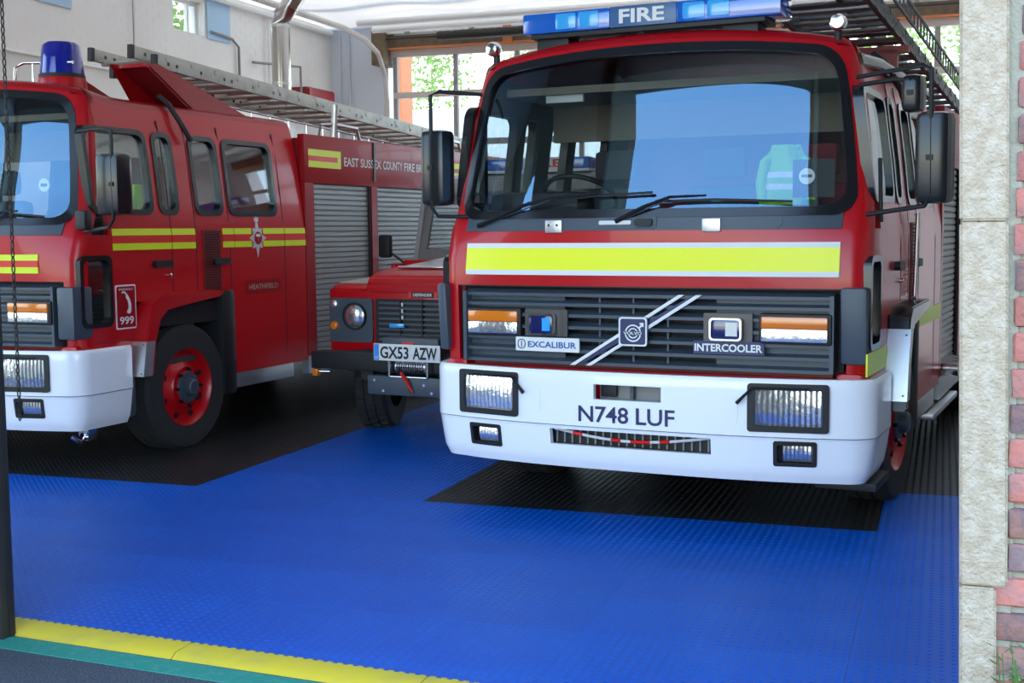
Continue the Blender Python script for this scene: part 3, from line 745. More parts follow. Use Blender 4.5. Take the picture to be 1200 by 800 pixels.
def jacket(loc,rz,h,r0,label):
    t=thing('jacket',loc,rz,label,'jacket')
    def R(a,z): 
        q=z/h; return (r0*(1-.45*q**2))*(1+.10*math.sin(5*a+3*q)+.05*math.sin(11*a+7*q))
    B=MB(); b=B.b; n=40; M=14; V=[[b.verts.new((R(2*PI*k/n,h*j/M)*math.cos(2*PI*k/n),.5*R(2*PI*k/n,h*j/M)*math.sin(2*PI*k/n),h*j/M)) for k in range(n)] for j in range(M+1)]
    for j in range(M):
        for k in range(n): b.faces.new((V[j][k],V[j][(k+1)%n],V[j+1][(k+1)%n],V[j+1][k]))
    b.faces.new(V[-1]); b.faces.new(V[0][::-1]); B.build('torso',HIV,t,60)
    for s in (-1,1): MB().tube([(s*r0*.45,0,h*.92),(s*r0*.85,-.02,h*.7),(s*r0*1.05,-.03,h*.35),(s*r0*1.0,-.03,h*.08)],[r0*.2,r0*.25,r0*.22,r0*.2],10).build('sleeve',HIV,t,60)
    for q in (.25,.45):
        B=MB(); b=B.b; rs=[[b.verts.new(((R(2*PI*k/n,z)+.004)*math.cos(2*PI*k/n),.5*(R(2*PI*k/n,z)+.010)*math.sin(2*PI*k/n),z)) for k in range(n)] for z in (h*q,h*(q+.1))]
        for k in range(n): b.faces.new((rs[0][k],rs[0][(k+1)%n],rs[1][(k+1)%n],rs[1][k]))
        B.build('reflective_band',HIS,t,60)
    return t
# ------------------------------------------------------------------ RIGHT ENGINE
RO=Vector((-1.456,5.936,0)); RA=-.12
en=thing('fire_engine',RO,RA,'red fire engine with broad yellow front stripe and roof light bar, in the right bay','fire engine')
make_cab(en,BLG,(.62,.97)); make_bumper(en); gr=make_grille(en)
B1=lambda t,z,d:BP(t/1.02,z,d)
text('number_plate_text','N748 LUF',NAV,en,B1,-.256,.253,.525,.607,.003,bold=.016)
# yellow band with white borders, white lines
patch('yellow_stripe',YFL,en,FM,-.965,.985,1.272,1.385,d=.007,nu=20)
patch('white_stripe',WPT,en,FM,-.965,.985,1.385,1.41,d=.008,nu=20); patch('white_stripe',WPT,en,FM,-.965,.985,1.247,1.272,d=.008,nu=20)
patch('panel_joint',BLK,en,FM,-1.0,1.0,1.186,1.192,d=.002,nu=12)
# emblem square and diagonal
G=lambda x,z,d: Vector((x,.12+.03*x*x-d,z))
for a,c in ((-.012,.0),(.028,.04)):
    poly('diagonal_bar',WPT,gr,G,[(-.343+a*2.2+.02,.794),(-.315+a*2.2+.02,.794),(.312+a*2.2-.03,1.157),(.282+a*2.2-.03,1.157)],0,.012)
poly('diagonal_core',NAV,gr,G,[(-.325,.799),(-.285,.799),(.325,1.152),(.29,1.152)],-.004,.008)
bd=rpanel('badge',NAV,gr,G,-.075,.073,.902,1.045,.012,.012,.03); ring('badge_border',WPT,bd,G,-.075,.073,.902,1.045,r=.014,w=.008,d0=.02,d1=.033)
def arc(name,m,parent,mp,cx,cz,r0,r1,a0,a1,d):
    n=24; P=[(cx+r1*math.cos(a0+(a1-a0)*k/n),cz+r1*math.sin(a0+(a1-a0)*k/n)) for k in range(n+1)]+[(cx+r0*math.cos(a0+(a1-a0)*k/n),cz+r0*math.sin(a0+(a1-a0)*k/n)) for k in range(n,-1,-1)]
    B=MB(); b=B.b; v=[b.verts.new(mp(*p,d)) for p in P]
    for k in range(n): b.faces.new((v[k],v[k+1],v[2*n-k],v[2*n+1-k]))
    return B.build(name,m,parent)
arc('badge_ring',WPT,bd,G,0,.966,.036,.043,0,2*PI,.032); arc('badge_ring',WPT,bd,G,0,.966,.020,.026,0,2*PI,.032)
poly('badge_arrow',WPT,bd,G,[(.028,.994),(.034,1.0),(.043,1.01),(.035,1.01),(.035,1.018),(.055,1.018),(.055,.998),(.049,.998),(.049,1.004),(.036,.990)],.028,.033)
patch('badge_bar',NAV,bd,G,-.05,.05,.957,.976,d=.0335); text('badge_text','VOLVO',WPT,bd,G,-.048,.048,.959,.974,.0385,bold=.02)
# emergency lamps on plates
for (a,c,x0,x1) in ((-.605,-.365,-.566,-.432),(.351,.589,.394,.541)):
    pl=rpanel('lamp_plate',mat('plate_bronze',(.10,.09,.085),.45,metal=.5),gr,G,a,c,.935,1.072,.006,-.01,.006)
    q=boxo('blue_lamp',mat('repeater_blue',(.01,.015,.10),.1,coat=1),pl,x0,x1,.085,.125,.948,1.045,bev=.012); ring('lamp_rim',CHR,pl,lambda u_,v_,d:Vector((u_,.088-d,v_)),x0-.006,x1+.006,.942,1.051,r=.018,w=.009,d0=-.02,d1=.006)
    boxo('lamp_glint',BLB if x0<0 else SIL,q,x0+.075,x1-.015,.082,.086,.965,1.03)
pl=rpanel('maker_plate',WPT,gr,G,-.656,-.297,.857,.928,.004,0,.014)
text('maker_text','EXCALIBUR',mat('blue_print',(.03,.10,.35),.4),pl,G,-.585,-.312,.876,.908,.0165,bold=.02)
ring('maker_emblem',NAV,pl,G,-.645,-.60,.868,.918,r=.02,w=.004,d0=.012,d1=.0165); patch('maker_emblem_line',NAV,pl,G,-.6245,-.6205,.876,.91,d=.0165)
pl=rpanel('type_plate',NAV,gr,G,.301,.648,.874,.938,.003,.0,.012); text('type_text','INTERCOOLER',WPT,pl,G,.309,.64,.887,.925,.0145,bold=.03)
# wipers, trim lugs
F_=lambda x,z,d=.02: FM(x,z,d)
wiper(en,[F_(-.90,1.50),F_(-.62,1.60,.04),F_(-.45,1.64,.05),F_(-.20,1.655,.04)],[F_(-.60,1.615,.02),F_(-.2,1.645,.02),F_(.08,1.655,.02)])
wiper(en,[F_(-.10,1.515),F_(.05,1.585,.04),F_(.18,1.63,.05),F_(.36,1.635,.04)],[F_(.10,1.61,.02),F_(.4,1.615,.02),F_(.76,1.60,.02)])
for x in (-.44,.385):
    l=boxo('bonnet_catch',ALU,en,x-.045,x+.045,.118,.14,1.462,1.525,bev=.003)
    for q in (-.022,.022): MB().lathe([(.007,0),(.007,-.006)],(x+q,.118,1.50),'y',10).build('screw',CHR,l)
rpanel('washer_cover',PLA,en,FM,-.205,.11,1.482,1.535,.012,.004,.012); rpanel('washer_handle',BLK,en,FM,.0,.09,1.492,1.528,.012,.012,.03); rpanel('washer_handle',SIL,en,FM,-.19,-.02,1.50,1.52,.006,.012,.02)
rpanel('round_cap',PLA,en,FM,.67,.72,1.482,1.532,.024,.004,.01)
for s in (-1,1):     # dark corner deflectors beside the grille, spot lamps on the roof corners
    a_,c_=(.995,1.118) if s>0 else (-1.13,-1.075)
    B=MB(); B.box(a_,c_,.13,.30,.84,1.20,bev=.02) 
    for v in B.b.verts:
        if v.co.z<.95 and v.co.y<.22: v.co.y+=.03
    B.build('corner_deflector',PLA,en,40)
    e=tubo('corner_lamp_post',BLK,en,[(s*.91,.44,2.36),(s*.91,.44,2.42)],.02); MB().lathe([(.001,-.045),(.03,-.04),(.04,-.02),(.04,.01),(.026,.04),(.001,.05)],(s*.915,.42,2.445),'y',20).build('corner_lamp',CHR,e,50)
    boxo('lower_corner',RED,en,min(s*.97,s*1.10),max(s*.97,s*1.10),.17,.5,.58,.80,bev=.03)
# mirrors
mirror(en,-1,-1.235,-1.065,1.61,2.01,.16,[Vector(p) for p in ((-.95,.34,2.20),(-1.12,.18,2.212),(-1.155,.14,2.19),(-1.155,.14,1.60),(-1.13,.16,1.555),(-.99,.24,1.55))])
mirror(en,1,1.305,1.475,1.58,1.985,.16,[Vector(p) for p in ((1.02,.34,2.175),(1.34,.16,2.19),(1.378,.14,2.17),(1.385,.14,1.62),(1.36,.15,1.57),(1.09,.24,1.535))])
mirror(en,1,1.22,1.33,2.0,2.17,.30,[Vector(p) for p in ((1.03,.36,2.14),(1.2,.3,2.15),(1.27,.28,2.14),(1.27,.28,2.05))])
# interior
boxo('dashboard',mat('dash_grey',(.05,.052,.055),.6),en,-1.0,1.0,.36,.66,1.30,1.585,bev=.05); boxo('instrument_hood',BLK,en,-.95,-.42,.40,.66,1.55,1.68,bev=.05)
boxo('window_bar',BLK,en,-1.10,-1.065,.585,.625,1.6,2.14); steering(en,-.55); seat(en,-.55,.82); seat(en,.62,.84,SEATR); seat(en,.1,.86)
sv=boxo('sun_visor',SIL,en,-.72,-.50,.66,.68,2.17,2.21); 
st=MB().lathe([(.038,-.004),(.038,.004)],(.80,.30,1.72),'y',24).build('windscreen_sticker',WPT,en); boxo('sticker_print',NAV,st,.775,.825,.294,.297,1.715,1.728)
boxo('sticker_mount',BLK,en,.73,.93,.31,.315,1.62,1.80)
# light bar
lb=bpy.data.objects.new('light_bar',None); COL.objects.link(lb); lb.parent=en
boxo('bar_base',BLK,lb,-.66,.58,.34,.56,2.468,2.492,bev=.004)
boxo('bar_lens',BLU,lb,-.705,-.215,.33,.57,2.492,2.60,bev=.018); boxo('bar_lens',BLU,lb,.135,.66,.33,.57,2.492,2.60,bev=.018)
sg=boxo('fire_sign',mat('sign_blue',(.05,.13,.30),.3),lb,-.217,.136,.335,.565,2.494,2.598,bev=.004)
q=flat((0,.334,0),(1,0,0),(0,0,1)); text('sign_text','FIRE',WPT,sg,lambda a,c,d:Vector((a,.334-d,c)),-.165,.075,2.512,2.582,.003,bold=.03)
for x in (-.515,-.389,.17,.294):
    MB().box(x,x+.115,.325,.34,2.505,2.588,bev=.012).build('rotator',BLB,lb)
boxo('top_bar',BLK,lb,-.2,.62,.58,.66,2.60,2.63)
for x in (-.55,.45):
    boxo('bar_foot',BLK,lb,x-.09,x+.09,.37,.53,2.40,2.47,bev=.01)
tubo('bar_cable',BLK,lb,[(-.16+.03*math.cos(a*.7),.40,2.44+.035*math.sin(a*.7)) for a in range(10)],.009); tubo('bar_cable',BLK,lb,[(-.10,.40,2.42),(-.06,.36,2.47),(-.0,.40,2.42)],.009)
# cab roof front shield strips seen under bar
body(en,2.72,7.2,[(2.80,3.72),(3.84,4.86),(5.0,6.3)])
M=SMr
for (y0,y1) in ((.14,.66),):
    patch('side_stripe',YEL,en,SMr,y0,y1,.79,.895,d=.004)
patch('side_stripe',YEL,en,SMr,1.78,2.70,.90,.99,d=.004); 
for s in (-1,1):
    wheel(en,s*1.10,1.22,steer=-.05); wheel(en,s*1.10,5.0)
B=MB(); B.box(.9,1.16,2.2,3.4,.30,.34,bev=.01); B.build('side_step',ALU,en)
for y in (2.9,3.1,3.3): tubo('hose_inlet',CHR,en,[(1.05,y,.55),(1.22,y,.55)],.05,14)
gb=MB()
for k in range(22): gb.box(1.135,1.15,1.40,1.44,1.12+k*.022,1.132+k*.022)
tag(gb.build('step_strip',SIL,en),kind='stuff')
tubo('grab_rail',CHR,en,[(1.15,1.37,1.1),(1.16,1.37,1.55)],.012); tubo('grab_rail',BLK,en,[(1.13,.40,1.5),(1.12,.40,1.8)],.010)
boxo('cab_rear_step',BLK,en,.85,1.14,.32,.70,.22,.26,bev=.004)
tubo('roof_rail',BLG,en,[(1.0,.50,2.28),(1.02,.9,2.30),(1.03,2.6,2.30)],.03)
# under-bumper red bar seen beneath
tubo('tie_bar',RED,en,[(-.5,.75,.24),(.3,.75,.235),(.45,.78,.25)],.018)
for s in (-1,1): boxo('front_spring',BLK,en,s*.45-.05,s*.45+.05,.5,1.9,.30,.42)
boxo('axle',BLK,en,-.9,.9,1.14,1.30,.33,.46)
# livery on the side: nothing else shows. ladder on its roof
def w2(o,a,l): return Vector((o.x+l[0]*math.cos(a)-l[1]*math.sin(a),o.y+l[0]*math.sin(a)+l[1]*math.cos(a),l[2]))
ladder(w2(RO,RA,(.72,.72,2.634)),RA,-.062,5.6,'dark alloy ladder on the roof of the engine with the light bar','x' and ALK)
tr_=bpy.data.objects.new('ladder_gantry',None); COL.objects.link(tr_); tr_.parent=en
for y,z in ((1.6,2.46),(4.2,2.28)):
    boxo('gantry_bar',DRED,tr_,.3,1.06,y,y+.06,z-.02,z+.02); boxo('gantry_foot',DRED,tr_,.9,1.0,y,y+.06,2.24,z)
# lattice handrail beside ladder
hr=bpy.data.objects.new('side_lattice',None); COL.objects.link(hr); hr.parent=en
for z in (2.66,2.76): tubo('lattice_rail',ALK,hr,[(1.055,.8,z+.012),(1.055,6.2,z-.32)],.010,6)
for k in range(40): 
    y=1.05+k*.13; z=2.66-.32*(y-1)/5.2; tubo('lattice_bar',ALK,hr,[(1.055,y,z),(1.055,y,z+.10)],.006,5)
jacket(w2(RO,RA,(.52,1.05,1.60)),RA+.3,.32,.13,'yellow-green high-visibility jacket behind the windscreen of the engine in the right bay')
# ------------------------------------------------------------------ LEFT ENGINE
LO=Vector((-6.059,6.191,0)); LA=-.075
el=thing('fire_engine',LO,LA,'red fire engine with blue dome beacon and lime side stripes, in the left bay','fire engine')
make_cab(el); make_bumper(el); g2=make_grille(el)
for (x0,x1) in ((-.84,.84),):
    patch('lime_stripe',YEL,el,FM,x0,x1,1.318,1.355,d=.004,nu=16); patch('red_stripe',RSF,el,FM,x0,x1,1.278,1.318,d=.003,nu=16); patch('lime_stripe',YEL,el,FM,x0,x1,1.240,1.278,d=.004,nu=16)
for s in (-1,1):
    M=SM(s)
    for (y0,y1) in ((.50,1.07),(1.08,1.325),(1.635,1.765),(1.775,1.98),(2.13,2.405),(2.415,2.70)):
        patch('lime_stripe',YEL,el,M,y0,y1,1.465,1.508,d=.004); patch('red_stripe',RSF,el,M,y0,y1,1.415,1.465,d=.003); patch('lime_stripe',YEL,el,M,y0,y1,1.372,1.415,d=.004)
# 999 panel
pn=rpanel('emergency_panel',WPT,el,SMr,.505,.695,.875,1.155,.012,0,.003); rpanel('panel_field',RED2,pn,SMr,.515,.685,.885,1.145,.01,.003,.005)
text('panel_text','999',WPT,pn,SMr,.535,.665,.905,.955,.0065,bold=.02); text('panel_text','EMERGENCY',WPT,pn,SMr,.535,.665,1.12,1.132,.0065)
poly('phone_symbol',WPT,pn,SMr,[(.56,1.10),(.578,1.108),(.60,1.09),(.595,1.078),(.613,1.055),(.622,1.02),(.618,1.0),(.605,.99),(.608,.975),(.63,.97),(.643,.985),(.645,1.03),(.632,1.065),(.61,1.095),(.585,1.115),(.565,1.115)],.005,.007)
# station name plate and crest
pn=rpanel('name_panel',RED2,el,SMr,1.89,2.34,1.028,1.13,.006,0,.003); text('station_name','HEATHFIELD',mat('brass_print',(.42,.34,.26),.4),pn,SMr,1.93,2.30,1.062,1.098,.005,bold=.01)
st=[]; cx,cz=2.055,1.435
for k in range(16):
    a=2*PI*k/16+PI/2; rr=.14 if k%4==0 else (.105 if k%2==0 else .07); st.append((cx+rr*.78*math.cos(a),cz+rr*math.sin(a)))
cr_=poly('crest_star',SIL,el,SMr,st,0,.006); arc('crest_centre',RED2,cr_,SMr,cx,cz,.0,.048,0,2*PI,.008)
poly('crest_shield',WPT,cr_,SMr,[(cx-.025,cz+.01),(cx+.025,cz+.01),(cx+.025,cz+.03),(cx-.025,cz+.03)],.008,.010); poly('crest_shield',mat('crest_red',(.5,.02,.02),.4),cr_,SMr,[(cx-.022,cz-.0),(cx,cz-.032),(cx+.022,cz-.0)],.008,.010)
poly('crest_crown',SIL,cr_,SMr,[(cx-.02,cz+.12),(cx+.02,cz+.12),(cx+.026,cz+.155),(cx+.01,cz+.14),(cx,cz+.16),(cx-.01,cz+.14),(cx-.026,cz+.155)],0,.007)
body(el,2.71,7.1,[(2.84,3.76),(3.86,5.9)],2.24,1.86)
q=lambda y,z,d: Vector((1.12+d,y,z))
for z0,z1 in ((2.075,2.127),(1.985,2.035)): patch('lime_stripe',YEL,el,q,2.77,3.21,z0,z1,d=.002); patch('lime_stripe',YEL,el,q,5.05,5.55,z0,z1,d=.002)
patch('lime_stripe',YEL,el,q,3.21,3.26,1.985,2.127,d=.002); patch('red_stripe',RSF,el,q,2.77,3.21,2.035,2.075,d=.002)
text('brigade_text','EAST SUSSEX COUNTY FIRE BRIGADE',SIL,el,q,3.31,4.98,2.012,2.085,.003,bold=.01)
B=MB(); 
for y in (3.79,): boxo('strap',BLG,el,1.118,1.132,y,y+.03,1.90,2.23)
for s in (-1,1):
    wheel(el,s*1.10,1.22,steer=.0); wheel(el,s*1.10,4.9)
    B=MB(); B.box(s*1.06-.065,s*1.06+.065,.13,.30,.84,1.16,bev=.02); B.build('corner_deflector',PLA,el,40)
    boxo('lower_corner',RED,el,min(s*.97,s*1.10),max(s*.97,s*1.10),.17,.5,.58,.80,bev=.03)
mirror(el,1,1.36,1.56,1.585,1.94,.10,[Vector(p) for p in ((1.02,.34,2.10),(1.30,.20,2.10),(1.50,.08,2.07),(1.50,.08,1.56),(1.46,.08,1.515),(1.12,.26,1.49))])
boxo('small_mirror',BLK,el,1.14,1.22,.15,.22,1.50,1.62,bev=.02)
boxo('dashboard',MT['dash_grey'],el,-1.0,1.0,.36,.66,1.30,1.585,bev=.05); steering(el,-.55); seat(el,.62,.82); seat(el,-.55,.82)
wiper(el,[FM(.35,1.50,.02),FM(.5,1.60,.04),FM(.62,1.62,.05),FM(.7,1.62,.04)],[FM(.45,1.62,.02),FM(.7,1.60,.02),FM(.86,1.585,.02)])
st=MB().lathe([(.042,-.004),(.042,.004)],(.78,.30,1.78),'y',24).build('windscreen_sticker',WPT,el); boxo('sticker_print',NAV,st,.755,.805,.294,.297,1.77,1.79)
boxo('axle',BLK,el,-.9,.9,1.14,1.30,.33,.46)
hk=tubo('tow_hook',CHR,el,[(1.0,.35,.28),(1.0,.30,.22),(1.03,.24,.20),(1.0,.20,.24)],.02); boxo('hook_plate',CHR,hk,.97,1.05,.30,.38,.20,.30,bev=.006)
# beacon
bc=MB().lathe([(.155,2.34),(.15,2.46),(.145,2.475),(.0005,2.475)],(.605,.68,0),'z',32).build('beacon_base',RED,el)
MB().lathe([(.146,2.475),(.142,2.50)],(.605,.68,0),'z',32).build('beacon_collar',BLK,bc)
MB().lathe([(.140,2.50),(.128,2.60),(.120,2.68),(.10,2.70),(.0005,2.705)],(.605,.68,0),'z',32).build('beacon_dome',DBL,bc,40)
MB().lathe([(.001,-.05),(.03,-.045),(.036,-.02),(.036,.02),(.02,.04)],(.715,.49,2.385),'y',20).build('spot_lamp',CHR,bc,50)
MB().lathe([(.001,-.05),(.03,-.045),(.036,-.02),(.036,.02),(.02,.04)],(.30,.49,2.42),'y',20).build('spot_lamp',CHR,bc,50)
# roof rail and brackets
rl=tubo('roof_rail',CHR,el,[(.26,.62,2.40),(.27,.62,2.56),(.35,.62,2.585),(.75,.62,2.565)],.012)
for x in (.42,.55): tubo('rail_post',CHR,rl,[(x,.62,2.40),(x,.62,2.575)],.008)
def bracket(x0,x1,pts): return MB().prism(pts,'x',x0,x1).build('ladder_bracket',RED2,el)
bracket(.52,.54,[(.62,2.36),(.62,2.50),(.70,2.52),(1.25,2.36)])
bracket(.40,.415,[(.95,2.36),(.85,2.56),(.95,2.575),(1.5,2.37)])
bracket(.70,.72,[(1.22,2.36),(1.02,2.60),(1.14,2.61),(1.95,2.36)]); bracket(.93,.95,[(1.58,2.33),(1.10,2.60),(1.20,2.61),(2.2,2.34)])
boxo('bracket_bar',RED,el,.70,.95,1.06,1.12,2.575,2.60)
MB().prism([(1.60,2.30),(1.10,2.58),(1.12,2.59),(1.64,2.31)],'x',.71,.94).build('bracket_web',DRED,el)
lg=bpy.data.objects.new('ladder_rack',None); COL.objects.link(lg); lg.parent=el
for k in range(16):
    y=2.3+k*.27; tubo('rack_post',CHR,lg,[(.55,y,2.20),(.55,y,2.47-.05*(y-1.2)+.06)],.008,6)
tubo('rack_rail',CHR,lg,[(.55,2.2,2.47),(.55,6.5,2.27)],.01,6)
for y in (3.2,5.2): tubo('rack_hoop',ALU,lg,[(.95,y,2.22),(.97,y,2.35),(1.0,y+.12,2.36),(1.02,y+.5,2.35),(1.02,y+.55,2.24)],.016,8)
tubo('rack_arm',ALU,lg,[(1.0,3.35,2.24),(1.02,3.35,2.52)],.03,6)
ladder(w2(LO,LA,(.66,1.20,2.62)),LA,-.058,5.4,'silver alloy ladder on the roof of the engine with the blue dome beacon',ALD)
jacket(w2(LO,LA,(.90,1.06,1.36)),LA+PI/2,.44,.155,'yellow-green high-visibility jacket hanging inside the side window of the left engine')
jacket(w2(LO,LA,(.86,.38,.86)),LA+1.2,.30,.09,'folded high-visibility jacket low behind the small door window of the left engine')
# ------------------------------------------------------------------ OFF-ROAD CAR between the engines
DO=Vector((-3.378,7.708,0)); DA=-.14
dv=thing('off_road_car',DO,DA,'red off-road car with winch and white number plate, parked between the two engines','car')
boxo('front_panel',RED,dv,-.905,.905,.35,.42,.60,1.06,bev=.03)
B=MB(); B.prism([(.36,.98),(.36,1.06),(.42,1.10),(1.30,1.14),(1.30,.98)],'x',-.905,-.58); bmesh.ops.bevel(B.b,geom=B.b.edges[:],offset=.02,segments=2,affect='EDGES'); B.build('wing',RED,dv)
B=MB(); B.prism([(.36,.98),(.36,1.06),(.42,1.10),(1.30,1.14),(1.30,.98)],'x',.58,.905); bmesh.ops.bevel(B.b,geom=B.b.edges[:],offset=.02,segments=2,affect='EDGES'); B.build('wing',RED,dv)
patch('wing_plate',ALD,dv,lambda a,c,d:Vector((a,c,1.105+(c-.42)*.045+d)),-.88,-.60,.45,1.28,d=.004); patch('wing_plate',ALD,dv,lambda a,c,d:Vector((a,c,1.105+(c-.42)*.045+d)),.60,.88,.45,1.28,d=.004)
for s in (-1,1): boxo('side_panel',RED,dv,min(s*.86,s*.90),max(s*.86,s*.90),1.18,4.5,.50,1.22,bev=.01); boxo('wing_side',RED,dv,min(s*.87,s*.90),max(s*.87,s*.90),.36,.46,.60,1.06); boxo('wing_side',RED,dv,min(s*.87,s*.90),max(s*.87,s*.90),.42,1.25,.86,1.08)
B=MB(); B.prism([(.34,1.03),(.335,1.10),(.38,1.16),(.55,1.195),(1.32,1.26),(1.32,1.03)],'x',-.58,.58); bmesh.ops.bevel(B.b,geom=B.b.edges[:],offset=.02,segments=2,affect='EDGES'); B.build('bonnet',RED,dv)
patch('bonnet_plate',ALU,dv,lambda a,c,d:Vector((a,c,1.205+(c-.58)*.085+d)),-.45,.50,.62,1.25,d=.01); tubo('bonnet_strip',CHR,dv,[(-.46,.60,1.215),(.5,.60,1.215)],.010)
tag_=patch('name_strip',BLK,dv,lambda a,c,d:Vector((a,.333-d,c)),-.185,-.01,1.045-.03,1.05,d=.004); DM=lambda a,c,d:Vector((a,.333-d,c))
text('name_text','DEFENDER',WPT,tag_,DM,-.175,-.02,1.022,1.043,.008,bold=.02); patch('red_square',RSF,tag_,DM,-.008,.02,1.015,1.05,d=.004); patch('red_square',RSF,tag_,DM,-.215,-.19,1.015,1.05,d=.004)
DF=lambda a,c,d:Vector((a,.345-d,c))
for s in (-1,1):
    p=rpanel('lamp_panel',PLA,dv,DF,*((-.888,-.52) if s<0 else (.52,.888)),.685,1.0,.03,0,.012)
    cx=s*.668
    MB().lathe([(.098,0),(.098,-.02),(.088,-.02)],(cx,.333,.872),'y',32,cap=False).build('lamp_rim',BLK,p); MB().lathe([(.088,-.006),(.06,-.022),(.03,-.028),(.0005,-.03)],(cx,.333,.872),'y',32).build('headlight',CLR,p,60)
    MB().lathe([(.033,0),(.028,-.018),(.0005,-.024)],(s*.842,.333,.955),'y',20).build('side_lamp',CLR,p,60); MB().lathe([(.033,0),(.028,-.018),(.0005,-.024)],(s*.845,.333,.80),'y',20).build('indicator',AMB,p,60)
gg=rpanel('grille',BLK,dv,DF,-.50,.50,.685,1.0,.01,0,.006)
for k in range(8): boxo('grille_slat',PLA,gg,-.46,.46,.322,.34,.705+k*.037,.720+k*.037)
for x in (-.28,-.1,.1,.28): boxo('grille_bar',BLK,gg,x-.004,x+.004,.318,.34,.69,.99)
for x in (-.26,): 
    for k in range(3): boxo('clip',WPT,gg,x-.006,x+.006,.314,.322,.86+k*.045,.885+k*.045)
boxo('blue_strobe',BLB,gg,-.36,-.24,.30,.325,.80,.83,bev=.006)
bm=boxo('bumper',BLK,dv,-.82,.82,.0,.14,.525,.645,bev=.008)
boxo('bumper_mount',BLK,dv,-.6,.6,.14,.36,.5,.64)
for s in (-1,1):
    tubo('indicator_stalk',CHR,bm,[(s*.70,.06,.50),(s*.78,.04,.50)],.010); boxo('bumper_lamp',AMB,bm,s*.80-.022,s*.80+.022,.01,.06,.47,.52,bev=.006)
    boxo('chassis_leg',BLK,dv,s*.42-.05,s*.42+.05,.1,4.2,.45,.58)
boxo('winch_mount',PLA,dv,-.22,.22,-.01,.10,.66,.76,bev=.006); boxo('winch_badge',RSF,dv,-.06,.03,-.014,-.009,.70,.735)
wt=boxo('winch_tray',PLA,dv,-.33,.60,-.03,.10,.372,.50,bev=.006)
for x,z in ((-.27,.47),(-.2,.40),(.18,.40),(.12,.45),(.33,.47)): MB().lathe([(.010,0),(.010,-.008)],(x,-.03,z),'y',8).build('bolt',CHR,wt)
tubo('winch_drum',ALU,dv,[(-.12,.03,.565),(.12,.03,.565)],.045,14); B=MB()
for k in range(12): a=-.10+k*.018; B.tube([(a,.03+.05*math.cos(t),.565+.05*math.sin(t)) for t in [2*PI*q/12 for q in range(12)]],.006,5,True)
tag(B.build('winch_cable',CHR,dv,60),kind='stuff')
for s in (-1,1): tubo('winch_roller',CHR,dv,[(s*.15,-.035,.50),(s*.15,-.035,.62)],.012)
tubo('winch_roller',CHR,dv,[(-.15,-.035,.50),(.15,-.035,.50)],.008)
tubo('red_strap',RSF,dv,[(-.05,-.05,.53),(.0,-.05,.47),(.03,-.045,.40)],.012,6)
np_=boxo('number_plate',WPT,dv,-.26,.26,-.056,-.046,.608,.722,bev=.003); NM=lambda a,c,d:Vector((a,-.056-d,c))
patch('blue_band',mat('plate_blue',(.02,.25,.70),.4),np_,NM,-.257,-.217,.611,.719,d=.001); text('plate_text','GX53 AZW',BLK,np_,NM,-.205,.245,.624,.706,.003,bold=.025); text('band_text','GB',WPT,np_,NM,-.25,-.224,.622,.636,.003)
# cabin of the car
CF=lambda a,c,d:Vector((a,1.40+(c-1.25)*.35-d,c))
grid('windscreen_frame',mat('frame_grey',(.16,.15,.15),.5),dv,CF,[-.80,-.72,-.03,.03,.72,.80],[1.22,1.33,1.68,1.80],[(-.72,-.03,1.33,1.68),(.03,.72,1.33,1.68)],solid=.03)
patch('windscreen',GLW,dv,CF,-.74,.74,1.31,1.70,d=-.015)
boxo('scuttle',RED,dv,-.84,.84,1.28,1.45,1.10,1.25,bev=.01)
B=MB(); B.prism([(1.52,1.76),(1.60,1.88),(1.8,1.925),(4.4,1.925),(4.45,1.76)],'x',-.76,.76); bmesh.ops.bevel(B.b,geom=B.b.edges[:],offset=.025,segments=2,affect='EDGES'); B.build('roof',GRY,dv)
for s in (-1,1):
    for y0,y1 in ((1.38,1.46),(2.3,2.42),(3.3,3.4),(4.38,4.46)):
        MB().prism([(y0,1.20),(y1,1.20),(y1+(.16 if y0<1.5 else 0),1.78),(y0+(.16 if y0<1.5 else 0),1.78)],'x',s*.80-.02,s*.80+.02).build('cab_pillar',GRY,dv)
    boxo('side_glass',GLW,dv,min(s*.795,s*.8),max(s*.795,s*.8),2.42,4.38,1.22,1.76)
    if s>0: continue
    mh=boxo('door_mirror',BLK,dv,s*1.04-.055,s*1.04+.055,1.30,1.36,1.265,1.45,bev=.025); tubo('door_mirror_arm',BLK,mh,[(s*.98,1.33,1.30),(s*.86,1.38,1.20)],.010)
boxo('dashboard',BLK,dv,-.74,.74,1.44,1.62,1.0,1.28,bev=.02)
for x in (-.42,.42): boxo('seat_back',SEAT,dv,x-.22,x+.22,2.2,2.32,.9,1.55,bev=.04)
l2=bpy.data.objects.new('light_bar',None); COL.objects.link(l2); l2.parent=dv
boxo('bar_tray',WPT,l2,-.52,.56,1.72,1.92,1.925,1.945); boxo('bar_lens',BLU,l2,-.50,-.10,1.73,1.91,1.945,2.035,bev=.01); boxo('bar_lens',BLB,l2,-.098,-.0,1.73,1.91,1.947,2.033); boxo('bar_lens',BLU,l2,.36,.55,1.73,1.91,1.945,2.035,bev=.01)
sg=boxo('fire_sign',WPT,l2,.0,.36,1.725,1.915,1.945,2.037); text('sign_text','FIRE',RSF,sg,lambda a,c,d:Vector((a,1.725-d,c)),.03,.33,1.96,2.022,.003,bold=.03)
boxo('spare_hatch',SIL,dv,-.2,.0,1.76,1.8,1.90,1.93)
for x,y,s in ((-.755,.77,.30),(.755,.77,.30)): wheel(dv,x+(-.10 if x<0 else .10),y,r=.40,w=.22,steer=.32,rim=BLK)
for x in (-.86,.86): wheel(dv,x,3.2,r=.40,w=.22,rim=BLK)
